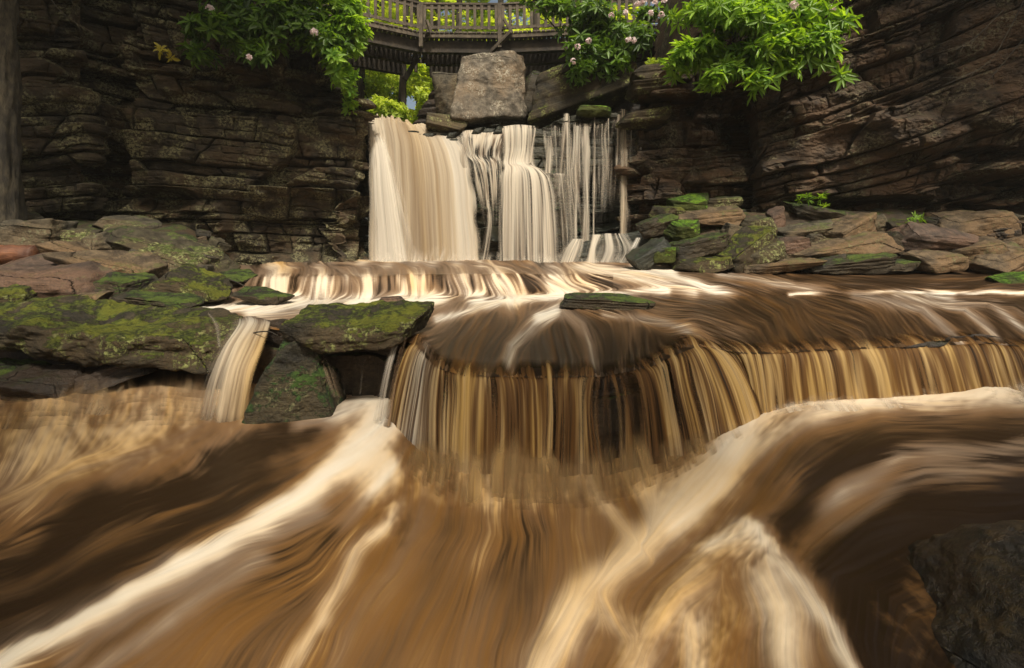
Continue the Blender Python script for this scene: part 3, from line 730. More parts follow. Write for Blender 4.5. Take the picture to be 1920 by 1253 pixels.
# foreground curtains over the ledge
def on_sheet(x, y):      # height of the upper river at world x, y
    px = CX+x*F/y; c = int(np.clip(np.searchsorted(UPX, px), 0, len(UPX)-1))
    return float(np.interp(y, R1Y[::-1, c], R1Z[::-1, c]))
def curtain(lip, basep, nst=9):
    rows = []
    for dd in (.34, .22, .10):      # the sheet begins on the river surface just behind the lip
        row = []
        for (lx, lz, ly), (bx, bz, by) in zip(lip, basep):
            a = np.array([(lx-CX)/F*ly, ly]); b = np.array([(bx-CX)/F*by, by]); d = a-b; d /= np.linalg.norm(d)+1e-6
            d = d*.5+np.array([0, .5]); p = a+d*dd; row.append(np.array([p[0], p[1], on_sheet(*p)+.010]))
        rows.append(row)
    for k in range(nst):
        q = k/(nst-1); row = []
        for (lx, lz, ly), (bx, bz, by) in zip(lip, basep):
            a = np.array([(lx-CX)/F*ly, ly, lz]); b = np.array([(bx-CX)/F*by, by, bz])
            p = a+(b-a)*q; p[2] = a[2]+(b[2]-a[2])*(.10*q+.90*q*q); row.append(p)
        rows.append(row)
    return rows
cl0 = [772, 784, 800, 830, 880, 940, 1000, 1060, 1130, 1190, 1240, 1280, 1312, 1345, 1372]
cb0 = [712, 740, 772, 818, 870, 935, 1000, 1065, 1145, 1215, 1280, 1345, 1405, 1442, 1452]
cy0 = [4.95, 4.7, 4.42, 4.1, 3.92, 3.86, 3.85, 3.86, 3.9, 4.0, 4.15, 4.35, 4.55, 4.72, 4.85]
qq = np.linspace(0, 14, 57); cl = np.interp(qq, range(15), cl0); cb = np.interp(qq, range(15), cb0); cy = np.interp(qq, range(15), cy0)
lipp = [UPL(x) for x in cl]
bas = [(x, -2.16, y) for x, y in zip(cb, cy)]
sheet('waterfall', curtain(lipp, bas), 900, 200, 203, freq=12, world_pts=True,
  foam=lambda u, v: .54-.34*np.exp(-(v/.27)**4)+.12*np.exp(-((u-.24)/.13)**2)+.22*sstep(.8, 1, u)*v-.16*np.exp(-((u-.60)/.1)**2), fcon=.70, tint=lambda u, v: .92-.6*np.exp(-((u-.13)/.05)**2)-.35*sstep(.8, 1, v), tcon=.2, vf=.9,
  dens=lambda u, v: .86+.6*sstep(.75, 1., u)+.3*np.exp(-(v/.3)**4)-.22*np.exp(-((u-.56)/.12)**2)+.3*sstep(.7, 1, v), dcon=1.05, edge=(.02, .03), ridge=.010, fade_noise=.6, top=.30, wob=.12)
cl0 = [1368, 1392, 1430, 1500, 1560, 1640, 1720, 1800, 1850, 1900, 1950, 2220]
cb0 = [1425, 1420, 1448, 1520, 1585, 1672, 1765, 1850, 1905, 1955, 2010, 2290]
cy0 = [4.95, 4.9, 4.88, 4.9, 4.95, 5.0, 5.05, 5.1, 5.1, 5.0, 4.9, 4.7]
qq = np.linspace(0, 11, 45); cl = np.interp(qq, range(12), cl0); cb = np.interp(qq, range(12), cb0); cy = np.interp(qq, range(12), cy0)
lipp = [UPL(x) for x in cl]
bas = [(x, -1.95, y) for x, y in zip(cb, cy)]
sheet('waterfall', curtain(lipp, bas), 640, 150, 303, freq=10, world_pts=True,
  foam=lambda u, v: .55-.34*np.exp(-(v/.27)**4)-.12*sstep(.6, .9, u), fcon=.6, tint=.95, tcon=.12, dens=lambda u, v: .98+.5*sstep(.5, .75, u)+.4*np.exp(-(v/.07)**2), dcon=.95, edge=(.02, .001), vf=.9, ridge=.008, fade_noise=.5, top=.30, wob=.12)
# chute between the mossy ledge and the triangular rock
sheet('waterfall', [
  [(428, 596, 6.75), (470, 592, 6.8), (512, 598, 6.75)],
  [(430, 610, 6.1), (472, 606, 6.05), (508, 611, 6.05)],
  [(402, 655, 5.5), (448, 648, 5.45), (496, 650, 5.5)],
  [(375, 715, 5.2), (425, 710, 5.1), (476, 712, 5.2)],
  [(345, 800, 5.1), (405, 810, 4.95), (462, 810, 5.1)]], 130, 140, 401, freq=8, foam=lambda u, v: .72-.3*np.exp(-(v/.18)**2)-.25*(1-u), fcon=.4, tint=lambda u, v: .15+.75*u*sstep(.1, .5, v), tcon=.1, dens=lambda u, v: .15+1.0*u, dcon=.7, edge=(.35, .08), vf=.5, ridge=.012, fade_noise=.5, bot=.1)
for i, (pts, w0, w1, kw) in enumerate([
  ([(392, 588, 6.15), (404, 610, 5.98), (413, 650, 5.85)], 9, 14, dict(dens=.1, tint=.1)),
  ([(286, 524, 8.2), (297, 530, 8.05), (298, 550, 7.95)], 34, 40, dict(dens=.55, freq=12)),
  ([(322, 520, 8.15), (328, 532, 8.0), (334, 552, 7.9)], 10, 10, dict(dens=.3)),
  ([(600, 640, 5.5), (626, 690, 5.3), (650, 745, 5.1)], 26, 60, dict(dens=.0, tint=.5, foam=.45)),
  ([(650, 645, 5.5), (648, 690, 5.4), (647, 740, 5.35)], 6, 8, dict(dens=.3, tint=.15)),
  ([(690, 645, 5.5), (684, 690, 5.4), (680, 740, 5.35)], 12, 16, dict(dens=.05, tint=.3)),
  ([(745, 640, 5.42), (728, 700, 5.1), (712, 790, 4.85)], 22, 24, dict(dens=.45, tint=.1, foam=.6)),
  ([(765, 620, 5.4), (745, 700, 5.05), (724, 800, 4.8)], 14, 18, dict(dens=.5, tint=.6, foam=.45)),
  ([(1708, 492, 10.9), (1710, 500, 10.8), (1711, 508, 10.7)], 9, 12, dict(dens=.8, tint=.1)),
  ([(180, 690, 6.0), (150, 705, 5.95), (60, 735, 5.85)], 20, 40, dict(dens=.1, tint=.1)),
]): strand(pts, w0, w1, 500+i*13, **kw)

# spray thrown up at the left and at the feet of the curtains
def spray(base, hts, seed, n=5, spread=.18, foam=.7, tint=.8, dens=.35):
    """base: list of (px, py, Y); hts heights in m"""
    for k in range(n):
        rs = np.random.RandomState(seed+k)
        off = (k-(n-1)/2)*spread
        r0, r1, r2, r3 = [], [], [], []
        for (bx, by, Y), h in zip(base, hts):
            b = P(bx, by, Y); b[1] += off; hh = h*(.8+.35*rs.rand()); lean = (rs.rand()-.5)*.3*h
            r0.append(b+[lean, .10*h, hh]); r1.append(b+[lean*.6, .02, hh*.72]); r2.append(b+[0, -.10, hh*.3]); r3.append(b+[0, -.28, -.10])
        sheet('spray', [r0, r1, r2, r3], 260, 70, seed+k*7, freq=9, world_pts=True, foam=foam, fcon=.35, tint=tint, tcon=.15, dens=dens+.1, dcon=.8, edge=(.12, .12), top=1.0, bot=.3, vf=1.2, ridge=.012, fade_noise=.5, ragtop=.08)
spray([(735, 868, 4.42), (775, 878, 4.2), (820, 890, 4.0), (880, 894, 3.86), (960, 896, 3.82), (1040, 896, 3.82), (1120, 893, 3.86), (1200, 884, 4.0), (1270, 868, 4.2), (1340, 845, 4.45), (1400, 820, 4.7)], [.20, .24, .28, .24, .30, .22, .24, .30, .24, .22, .2], 700, 7, .06, .60, .85, .05)
spray([(680, 497, 13.0), (760, 497, 12.9), (840, 497, 12.85), (905, 497, 12.9), (990, 497, 12.6), (1060, 497, 12.75), (1130, 498, 12.6), (1200, 498, 12.5)], [.35, .5, .5, .35, .45, .3, .3, .4], 760, 4, .12, .92, .15, -.12)
spray([(1420, 782, 4.95), (1500, 776, 4.92), (1600, 772, 4.95), (1700, 770, 5.0), (1800, 768, 5.05), (1900, 760, 5.05), (2000, 755, 5.0)], [.16, .17, .16, .15, .16, .2, .25], 740, 4, .07, .85, .3, .2)
spray([(-140, 800, 5.3), (-40, 800, 5.3), (60, 800, 5.3), (150, 805, 5.25), (240, 805, 5.25), (330, 800, 5.3), (400, 800, 5.35), (450, 790, 5.45)], [.40, .44, .38, .48, .36, .40, .30, .18], 600, 9, .13, .60, .68, .22)

# ------------------------------------------------------------------ rock under the foreground ledge, river bed, banks, forest floor
cliff('ledge_rock', [(300, 6.9), (430, 6.55), (500, 6.3), (560, 5.95), (700, 5.8), (780, 5.42), (802, 4.85), (828, 4.5), (872, 4.3), (1000, 4.25), (1130, 4.28), (1215, 4.55), (1270, 5.05), (1310, 5.3), (1385, 5.2), (1450, 5.15), (1560, 5.3), (1850, 5.6), (1920, 5.5), (2350, 5.15)],
      -2.4, [(300, 597), (430, 608), (560, 624), (700, 630), (780, 643), (802, 690), (828, 712), (872, 722), (1000, 724), (1130, 722), (1215, 708), (1270, 684), (1310, 668), (1385, 680), (1450, 684), (1560, 670), (1850, 655), (1920, 668), (2350, 690)],
      1000, 130, 0, 77, M_ledge, amp=.28, back=.25, th=(.05, .3), ln=(.2, 1.2), capdrop=.5)
pb = np.linspace(-700, 2700, 500); Yb = np.r_[np.linspace(1.2, 8, 160), np.linspace(8.05, 16, 180)]
PB, YB = np.meshgrid(pb, Yb)
hb = np.where(YB < lipY(PB)-.02, -2.55, -1.42)+0*PB
left = sstep(520, 330, PB)*sstep(6.9, 10.6, YB); hb = np.where(YB > lipY(PB), hb*(1-left)+.25*left, hb)
leftn = sstep(-40, -500, PB)*sstep(8, 5.5, YB)
hb = hb*(1-leftn)+(-1.2)*leftn
right = sstep(1190, 1330, PB)*sstep(10.2, 12.6, YB); hb = hb*(1-right)+.62*right
rightn = sstep(2060, 2500, PB)*sstep(11, 6, YB); hb = hb*(1-rightn)-.9*rightn
hb = hb+.25*fbm((PB-CX)/F*YB*1.1, YB*1.1, 0, 91, 4)
me = mesh_from('river_bed', np.stack([(PB-CX)/F*YB, YB, hb], -1), grid_quads(*PB.shape), False)
obj('river_bed', me, M_bed, kind='structure')
gx = np.linspace(-90, 90, 260); gy = np.r_[np.linspace(14.6, 40, 120), np.linspace(41, 260, 60)]
GX, GY = np.meshgrid(gx, gy)
hz = 3.05+.10*(GY-14.6).clip(0, 60)*sstep(16, 40, GY)+ 4.2*sstep(4.5, 8, np.abs(GX+.5))*sstep(60, 20, GY)+.35*fbm(GX*.4, GY*.4, 0, 93, 4)
hz = hz+7.0*sstep(24, 50, GY)*sstep(60, 5, np.abs(GX))*0
me = mesh_from('forest_floor', np.stack([GX, GY, hz], -1), grid_quads(*GX.shape), True)
obj('forest_floor', me, M_floor, kind='structure')

# ------------------------------------------------------------------ loose rocks
_cs = {}
def cubesphere(n):
    if n in _cs: return _cs[n]
    t = np.tan(np.linspace(-1, 1, n)*math.pi/4); a, b = np.meshgrid(t, t, indexing='ij'); o = np.ones_like(a)
    V = []; Q = []; c = 0; g = grid_quads(n, n)
    for ax, sg in ((0, 1), (0, -1), (1, 1), (1, -1), (2, 1), (2, -1)):
        p = [None]*3; p[ax] = o*sg; p[(ax+1) % 3] = a*sg; p[(ax+2) % 3] = b
        V.append(np.stack(p, -1).reshape(-1, 3)); Q.append((g if sg > 0 else g[:, ::-1])+c); c += n*n
    V = np.concatenate(V); Q = np.concatenate(Q)
    _, idx, inv = np.unique(np.round(V, 5), axis=0, return_index=True, return_inverse=True)
    inv = inv.ravel(); V = V[idx]; Q = inv[Q]; V = V/np.linalg.norm(V, axis=1, keepdims=True)
    _cs[n] = (V, Q); return _cs[n]
def rock_mesh(size, seed, n=34, chops=7, p=26, rough=.05, strat=.03, taper=None, jit=.22):
    D, Q = cubesphere(n); rs = np.random.RandomState(seed)
    N = []; H = []
    for ax in range(3):
        for sg in (1, -1):
            v = np.zeros(3); v[ax] = sg; v += (rs.rand(3)-.5)*2*jit; N.append(v/np.linalg.norm(v)); H.append(1.0 if ax != 2 else .92)
    for k in range(chops):
        v = rs.randn(3); v[2] *= .6; v /= np.linalg.norm(v); N.append(v); H.append(1.02+.22*rs.rand())
    N = np.array(N); H = np.array(H)
    q = np.maximum(D@N.T/H[None], 1e-4)
    r = (q**p).sum(1)**(-1.0/p)
    V = D*r[:, None]
    if taper: V[:, 0] *= 1-taper*(V[:, 2]*.5+.5); V[:, 1] *= 1-taper*(V[:, 2]*.5+.5)
    size = np.asarray(size, float)/2
    W = V*size[None]
    k = 2.2/max(size.mean(), .05); m = size.mean()
    o = rough*m*(2.2*fbm(W[:, 0]*k*.6, W[:, 1]*k*.6, W[:, 2]*k*.9, seed, 5, .55))
    zs = W[:, 2]/size[2]; lay = vnoise(zs*4.5+rs.rand()*9+.5*fbm(W[:, 0]*k*.4, W[:, 1]*k*.4, 0, seed+3, 2), 0.5, .5, seed+4)
    hd = D.copy(); hd[:, 2] *= .2; hd /= np.linalg.norm(hd, axis=1, keepdims=True)+1e-6
    W = W+D*o[:, None]*2+hd*((sstep(.35, .6, lay)-.5)*strat*m*2)[:, None]
    return mesh_from('rock', W, Q, True)
def rock(px, py, Y, w, h, dep, yaw, tilt, roll, seed, mat, label, name='rock', cat='rock', group=None, **k):
    """centre in photo px at distance Y, w/h in px, depth in metres"""
    size = (w/F*Y, dep, h/F*Y)
    me = rock_mesh(size, seed, **k)
    o = obj(name, me, mat, label=label, cat=cat, group=group, loc=tuple(P(px, py, Y)))
    o.rotation_euler = (math.radians(tilt), math.radians(roll), math.radians(yaw))
    return o
GR = "fallen rocks heaped below the right cliff"; GL = "fallen rocks on the left bank"
def rY(py, z0=-.8, sl=.72):      # distance of a rock on the right bank from the row of its foot
    # bank plane: z = z0 + sl*(Y-10.6)
    a = (HZ-py)/F
    return float(np.clip((z0-sl*10.6)/(a-sl), 10.2, 12.6))
R = [
 (1337, 407, 104, 30, .9, -5, 12, -4, M_brown, "flat ochre slab lying level on top of the heap above the bright green mossy rock"),
 (1527, 401, 96, 30, .8, 5, 15, 14, M_mossd, "dark mossy slab sloping down to the right, highest in the middle of the heap"),
 (1455, 412, 30, 40, .3, 15, 0, -20, M_red, "small reddish rock standing upright behind the thin grey slabs"),
 (1418, 423, 50, 30, .5, 0, 5, -10, M_lich, "mossy knobbly rock left of the small upright reddish rock"),
 (1500, 434, 100, 20, .7, -10, 14, -6, M_grey, "thin grey slab tilted up to the right in front of the upright reddish rock"),
 (1581, 436, 92, 42, .8, 15, 18, -22, M_brown, "brown angular slab tilted steeply up to the right, middle of the heap"),
 (1638, 423, 42, 34, .5, -20, 8, -5, M_grey, "grey pointed rock touching the steep brown slab on its right"),
 (1681, 427, 56, 30, .5, 10, 8, 3, M_moss, "mossy brown block just left of the small fern"),
 (1826, 424, 118, 54, 1.0, -12, 15, -6, M_brown, "big angular brown block with a sharp left point, right side of the heap"),
 (1902, 424, 70, 44, .8, 8, 8, -5, M_grey, "grey slab at the right edge of the frame behind the big angular block"),
 (1748, 452, 130, 50, .6, 5, 35, 4, M_red, "broad reddish slab leaning back with its flat face showing"),
 (1482, 462, 52, 32, .5, 0, 5, -8, M_red, "rounded reddish stone lying on the left end of the long slab"),
 (1559, 470, 176, 34, .9, -6, 16, -10, M_brown, "longest slab of the heap, smooth brown, rising gently to the right"),
 (1390, 468, 104, 44, .8, 12, 18, -34, M_moss, "mossy slab leaning with its upper right end against the heap"),
 (1430, 476, 78, 40, .6, 8, 12, -12, M_lich, "pale lichen covered rock resting against the leaning mossy slab"),
 (1575, 492, 156, 32, .9, 0, 10, -5, M_mossd, "long dark slab with mossy top edge at the waterline"),
 (1752, 489, 96, 32, .7, 10, 12, -4, M_brown, "low brown slab at the waterline right of the tiny trickle"),
 (1672, 499, 66, 20, .6, 0, 5, 0, M_mossd, "small dark flat rock at the waterline left of the tiny trickle"),
 (1822, 471, 88, 32, .7, -14, 14, -10, M_brown, "brown wedge slab under the big angular block"),
 (1876, 488, 96, 36, .8, 14, 12, -16, M_brown, "dark brown slab at the waterline nearest the right edge of the frame"),
 (1279, 436, 54, 46, .5, 10, 20, -6, M_green, "bright green moss covered rock, higher of the two bright green ones"),
 (1243, 478, 44, 30, .4, 0, 15, -12, M_green, "bright green moss covered rock at the water beside the fall, the lower one"),
 (1312, 464, 108, 40, .8, 6, 10, -12, M_mossd, "dark mossy slab between the bright green rock and the leaning slab"),
 (1292, 387, 66, 34, .6, -10, 10, 4, M_green, "green mossy boulder at the cliff foot above the ochre slab"),
 (1218, 474, 74, 26, .6, 0, 12, -32, M_fallrock, "wet dark slab sloping down left to the foot of the thin fall"),
 (1374, 436, 36, 32, .4, 20, 0, 8, M_grey, "small grey block wedged under the right end of the ochre slab"),
 (1356, 380, 64, 20, .5, 0, 8, -3, M_lich, "thin pale slab at the cliff foot above the ochre slab"),
 (1318, 494, 92, 22, .7, 0, 8, -6, M_moss, "low mossy slab at the waterline left of the pale lichen rock"),
 (1524, 453, 32, 22, .3, 30, 5, 10, M_grey, "fist shaped grey stone between the reddish stone and the steep slab"),
 (1642, 448, 44, 24, .4, -10, 8, -4, M_brown, "small brown block at the right end of the longest slab"),
 (1677, 458, 42, 32, .4, 0, 5, 20, M_mossd, "small dark block left of the broad reddish slab"),
 (1455, 499, 124, 18, .7, 0, 8, -6, M_brown, "thin brown slab at the waterline below the pale lichen rock"),
 (1765, 418, 60, 20, .5, 12, 10, 8, M_mossd, "dark mossy slab behind the small fern"),
 (1230, 425, 60, 34, .6, 0, 10, -20, M_mossd, "dark mossy boulder beside the spray left of the bright green rock"),
 (1252, 400, 50, 26, .6, 20, 10, -8, M_moss, "mossy rock low on the cliff foot left of the green boulder"),
 (1905, 455, 60, 30, .6, -5, 8, -6, M_brown, "brown block at the right edge of the frame above the waterline slab"),
]
for i, (px, py, w, h, d, yaw, ti, ro, m, lab) in enumerate(R):
    rock(px, py, rY(py+h*.3), w*1.04, h*1.0, d, yaw, ti, ro, 1000+i*7, m, lab, group=GR, n=40, chops=9, p=46, rough=.09, strat=.02, jit=.3)
# small filler stones: nothing tells them apart
rs = np.random.RandomState(4)
for i in range(90):
    px = 1215+rs.rand()*720; py = 392+rs.rand()*112
    if px < 1300 and py < 400: continue
    w = 12+rs.rand()*24
    rock(px, py+4, rY(py)+.12, w, w*(.4+.35*rs.rand()), w/F*11*.8, rs.rand()*360, rs.randn()*12, rs.randn()*14, 2000+i, [M_brown, M_grey, M_mossd, M_red][i % 4],
         "small broken stone filling the gaps between the larger fallen rocks", name='stone', cat='stone', group="small stones in the right rock heap", n=12, chops=5, p=24)

L = [
 (72, 455, 8.9, 104, 78, .9, 10, 5, 8, M_grey, "big squarish grey block beside the tree foot at the left"),
 (150, 450, 9.1, 74, 44, .7, 0, 5, 6, M_lich, "yellow lichen crusted rock right of the big squarish block"),
 (158, 480, 8.6, 76, 38, .7, 15, 8, 22, M_brown, "dark angular rock sloping down right below the yellow lichen rock"),
 (190, 462, 9.0, 52, 40, .6, -20, 5, -15, M_grey, "pointed rock left of the long lichen slab"),
 (302, 466, 9.3, 220, 40, .9, 4, 12, 15, M_lich, "long lichen patched slab sloping down to the right under the left cliff"),
 (228, 502, 8.2, 120, 42, .8, 6, 12, 14, M_brown, "ochre angular slab with a bright top edge below the long lichen slab"),
 (92, 530, 7.6, 250, 66, 1.4, 3, 5, 4, M_red, "large flat reddish brown slab at the left edge below the log"),
 (215, 532, 7.7, 118, 34, .8, -6, 8, 5, M_mossd, "dark slab with thin moss at the right end of the reddish slab"),
 (284, 492, 8.8, 78, 36, .6, 10, 5, 12, M_grey, "rounded grey rock below the middle of the long lichen slab"),
 (338, 498, 9.0, 74, 26, .6, 0, 8, 22, M_grey, "thin grey slab sloping down right toward the little trickle"),
 (368, 536, 7.9, 112, 34, .8, 5, 10, 20, M_moss, "mossy slab sloping down right beside the little trickle fall"),
 (12, 556, 6.9, 110, 44, .7, 0, 5, 5, M_moss, "mossy rock at the left edge between reddish slab and mossy ledge"),
 (225, 690, 6.1, 150, 40, .7, 8, 6, -14, M_ledge, "dark wet rock slanting up right under the mossy ledge"),
 (500, 557, 7.9, 84, 20, .5, 0, 4, 3, M_mossd, "small dark wet rock in the white water right of the twig"),
 (158, 560, 6.9, 80, 16, .4, 0, 5, -4, M_brown, "thin brown stone lying on the back edge of the mossy ledge"),
 (40, 412, 9.6, 54, 28, .6, 0, 5, 12, M_grey, "small grey slab behind the squarish block at the tree foot"),
 (300, 562, 7.1, 150, 14, .6, 0, 3, 5, M_mossd, "low dark slab in the shallow water behind the mossy ledge"),
 (88, 722, 5.75, 130, 56, .6, 0, 5, 8, M_ledge, "black wet boulder in the spray at the left"),
 (20, 700, 5.9, 110, 30, .6, 0, 5, 4, M_mossd, "flat wet rock under the left end of the mossy ledge"),
 (420, 520, 9.2, 110, 14, .7, 0, 6, 3, M_mossd, "low wet slab at the edge of the plunge pool left of the cascade"),
 (240, 425, 10.2, 100, 30, .8, 0, 5, 10, M_grey, "grey slab leaning on the foot of the left cliff under the dark hollow"),
]
for i, (px, py, Y, w, h, d, yaw, ti, ro, m, lab) in enumerate(L):
    rock(px, py, Y, w, h, d, yaw, ti+2, ro, 3000+i*5, m, lab, group=GL if i not in (13,) else None, n=44, chops=9, p=40, rough=.10, strat=.02, jit=.3)
for i in range(60):
    px = -20+rs.rand()*430; py = 430+rs.rand()*85
    w = 14+rs.rand()*26; Y = float(np.interp(py, [420, 560], [10.2, 7.4]))+.3
    rock(px, py+6, Y, w, w*(.4+.35*rs.rand()), w/F*9*.8, rs.rand()*360, rs.randn()*12, rs.randn()*14, 4000+i, [M_brown, M_grey, M_lich, M_mossd][i % 4],
         "small broken stone between the slabs on the left bank", name='stone', cat='stone', group="small stones on the left bank", n=12, chops=5, p=24)
# key foreground rocks
rock(172, 618, 6.25, 560, 70, 1.25, 2, 9, 4.5, 5001, M_moss, "long mossy ledge rock with bright green and yellow patches over a dark hollow, left foreground", name='mossy_rock', n=130, chops=7, p=14, rough=.13, strat=.0, jit=.2)
rock(668, 611, 5.5, 236, 52, .75, 2, 12, -3, 5010, M_moss, "flat mossy slab spanning the dark gap left of the golden curtain of water", name='mossy_rock', n=90, chops=5, p=20, rough=.11, strat=.01, jit=.16)
rock(558, 712, 5.35, 185, 180, .7, 8, 6, 3, 5020, M_wedge, "tall wedge shaped dark rock with green moss between chute and slab", name='mossy_rock', n=100, chops=7, p=22, rough=.10, taper=.66, strat=0, jit=.1)
rock(733, 564, 7.4, 60, 16, .3, 0, 0, 0, 5030, M_red, "small pointed reddish stone poking out behind the flat mossy slab", chops=8, n=24, taper=.5)
rock(1130, 566, 7.6, 150, 26, .8, 4, 0, 4, 5041, M_mossd, "low mossy brown rock breaking the surface mid river", n=50, chops=5, p=18)
rock(2020, 1330, 2.55, 700, 620, 1.6, 10, -14, -14, 5052, M_sub, "large dark algae covered boulder in the lower right corner", name='boulder', cat='boulder', n=170, chops=6, p=5, rough=.09, strat=0, jit=.3)
rock(1915, 522, 9.6, 110, 20, .6, 0, 5, -6, 5060, M_green, "low green mossy rock at the right edge beside the flat water", n=40)
# rocks at the brink
rock(922, 178, 15.6, 146, 132, 2.0, 10, -3, 0, 6007, M_pale, "tall pale boulder with flat stained face directly under the footbridge", name='boulder', cat='boulder', n=100, chops=10, p=22, rough=.08, strat=0, jit=.25, taper=.2)
rock(862, 195, 15.9, 70, 105, 1.6, -12, 0, -5, 6010, M_grey, "darker narrow boulder leaning on the left side of the tall pale boulder", name='boulder', cat='boulder', n=60, chops=5, p=24, strat=.0)
rock(1014, 190, 16.0, 84, 84, 1.6, 8, 0, 5, 6020, M_mossd, "dark boulder between the tall pale boulder and the mossy one", name='boulder', cat='boulder', n=50)
rock(1105, 182, 15.3, 190, 72, 1.8, -8, -20, -16, 6030, M_moss, "broad mossy boulder sloping down left under the flowering bush", name='boulder', cat='boulder', n=70, chops=5, p=20)
rock(1185, 190, 15.6, 80, 100, 1.4, 0, 0, 5, 6035, M_ledge, "black wet boulder behind the thin right hand fall", name='boulder', cat='boulder', n=50)
rock(832, 236, 14.5, 66, 36, .8, 15, -10, 14, 6040, M_lich, "small peaked rock at the brink right of the main curtain", n=40, chops=7)
rock(1115, 210, 14.1, 70, 22, .6, 0, 0, 0, 6050, M_green, "cushion of vivid green moss on the brink between the thin falls", name='mossy_rock', n=40, p=6, rough=.1)
rock(1242, 152, 13.9, 110, 36, 1.2, 0, -8, -8, 6060, M_moss, "mossy slab on top of the cliff below the right bush", n=50)
rock(1216, 176, 13.7, 80, 20, .9, 0, -5, -6, 6070, M_moss, "thin mossy slab jutting at the cliff corner by the thin fall", n=40)
rock(1205, 228, 13.5, 90, 22, .8, 0, -5, -5, 6080, M_moss, "mossy shelf rock just right of the thin fall", n=40)
rock(1140, 474, 13.15, 150, 62, .6, 0, -5, -8, 6090, M_fallrock, "rounded wet dark boulder at the foot of the thin falls", name='boulder', cat='boulder', n=60, p=8, chops=4)
rock(955, 210, 16.2, 300, 50, 1.5, 0, 0, 0, 6100, M_ledge, "dark bedrock block in shade below the tall pale boulder", name='boulder', cat='boulder', n=50)

# ------------------------------------------------------------------ foliage
def leaves(C, A, nl, L, W, rs, e0=-.15, e1=.6, fold=.25, bright=None):
    """whorls of nl leaves at centres C around axes A"""
    n = len(C); A = A/np.linalg.norm(A, axis=1, keepdims=True)
    ref = np.where(np.abs(A[:, 2:3]) < .9, np.array([[0, 0, 1.]]), np.array([[1., 0, 0]]))
    B1 = np.cross(A, ref); B1 /= np.linalg.norm(B1, axis=1, keepdims=True); B2 = np.cross(A, B1)
    ph = (np.arange(nl)[None]/nl*2*math.pi)+rs.rand(n, 1)*6.28+rs.randn(n, nl)*.25
    el = e0+(e1-e0)*rs.rand(n, nl)
    rad = np.cos(ph)[..., None]*B1[:, None]+np.sin(ph)[..., None]*B2[:, None]
    D = rad*np.cos(el)[..., None]+A[:, None]*np.sin(el)[..., None]
    S = np.cross(D, A[:, None]); S /= np.linalg.norm(S, axis=2, keepdims=True)+1e-9
    U = np.cross(S, D)
    Ls = (L*(.65+.6*rs.rand(n, nl)))[..., None]; Ws = Ls/L*W
    c = C[:, None]
    b = c+D*Ls*.06; tip = c+D*Ls-U*Ls*.08
    l1 = c+D*Ls*.38+S*Ws*.5+U*Ws*fold; l2 = c+D*Ls*.72+S*Ws*.42+U*Ws*fold*.7
    r1 = c+D*Ls*.38-S*Ws*.5+U*Ws*fold; r2 = c+D*Ls*.72-S*Ws*.42+U*Ws*fold*.7
    V = np.stack([b, l1, l2, tip, r2, r1], 2).reshape(-1, 3)
    i = np.arange(n*nl)[:, None]*6
    Q = np.concatenate([i+np.array([[0, 3, 2, 1]]), i+np.array([[0, 5, 4, 3]])])
    base = rs.rand(n, 1)*.6 if bright is None else bright[:, None]
    r = np.clip(base+rs.rand(n, nl)*.4, 0, 1)
    return V, Q, np.repeat(r.ravel(), 6)

def ell_points(c, r, n, rs, hollow=.55):
    v = rs.randn(n, 3); v /= np.linalg.norm(v, axis=1, keepdims=True)
    q = hollow+(1-hollow)*rs.rand(n, 1)**.6
    q = q*(1+.35*(rs.rand(n, 1)-.5))
    return c+v*q*r, v

def shrub(name, label, blobs, root, seed, L=.26, W=.075, nl=8, mat=None, cat='bush', group=None, flowers=(), stemr=.04, up=.5, twigs=5):
    rs = np.random.RandomState(seed)
    acc = Acc(); st = Acc(); root = np.asarray(root, float)
    base = obj(name, None, label=label, cat=cat, group=group, loc=tuple(root))
    for (px, py, Y, rx, ry, rd, n) in blobs:
        c = P(px, py, Y); r = np.array([rx/F*Y, rd, ry/F*Y]); n = int(n*.56)
        # sub-clumps so the outline stays uneven
        k = max(3, n//14); cc, _ = ell_points(c, r*.85, k, rs, .2)
        pick = rs.randint(0, k, n); rr = r*.22+.07
        v = rs.randn(n, 3); v /= np.linalg.norm(v, axis=1, keepdims=True)
        pts = cc[pick]+v*rr*(.4+1.5*rs.rand(n, 1)**1.6)
        ax = v*.8+np.array([0, -.25, up])+rs.randn(n, 3)*.2
        V, Q, rr_ = leaves(pts, ax, nl, L, W, rs, -.35, .55)
        acc.add(V-root, Q, rr_)
        mid = (root+c)/2+rs.randn(3)*.15
        Vt, Qt = tube(np.array([root, mid, c]), [stemr, stemr*.7, stemr*.4], 6); st.add(Vt-root, Qt)
        for j in range(min(k, twigs*4)):
            e = cc[j]; m2 = (c+e)/2+rs.randn(3)*.05
            Vt, Qt = tube(np.array([c, m2, e]), [stemr*.4, stemr*.28, stemr*.12], 5); st.add(Vt-root, Qt)
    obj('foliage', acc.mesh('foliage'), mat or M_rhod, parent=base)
    obj('branches', st.mesh('branches'), M_bark, parent=base)
    for (px, py, Y, s) in flowers:
        fa = Acc(); c = P(px, py, Y)
        v = rs.randn(14, 3); v[:, 1] = -abs(v[:, 1]); v /= np.linalg.norm(v, axis=1, keepdims=True)
        V, Q, r_ = leaves(v*s*.45, v, 5, s*.42, s*.30, rs, .1, .6, .1)
        fa.add(V, Q, r_)
        o = obj('flower', fa.mesh('flower'), M_flower, parent=base); o.location = tuple(c-root)
    return base

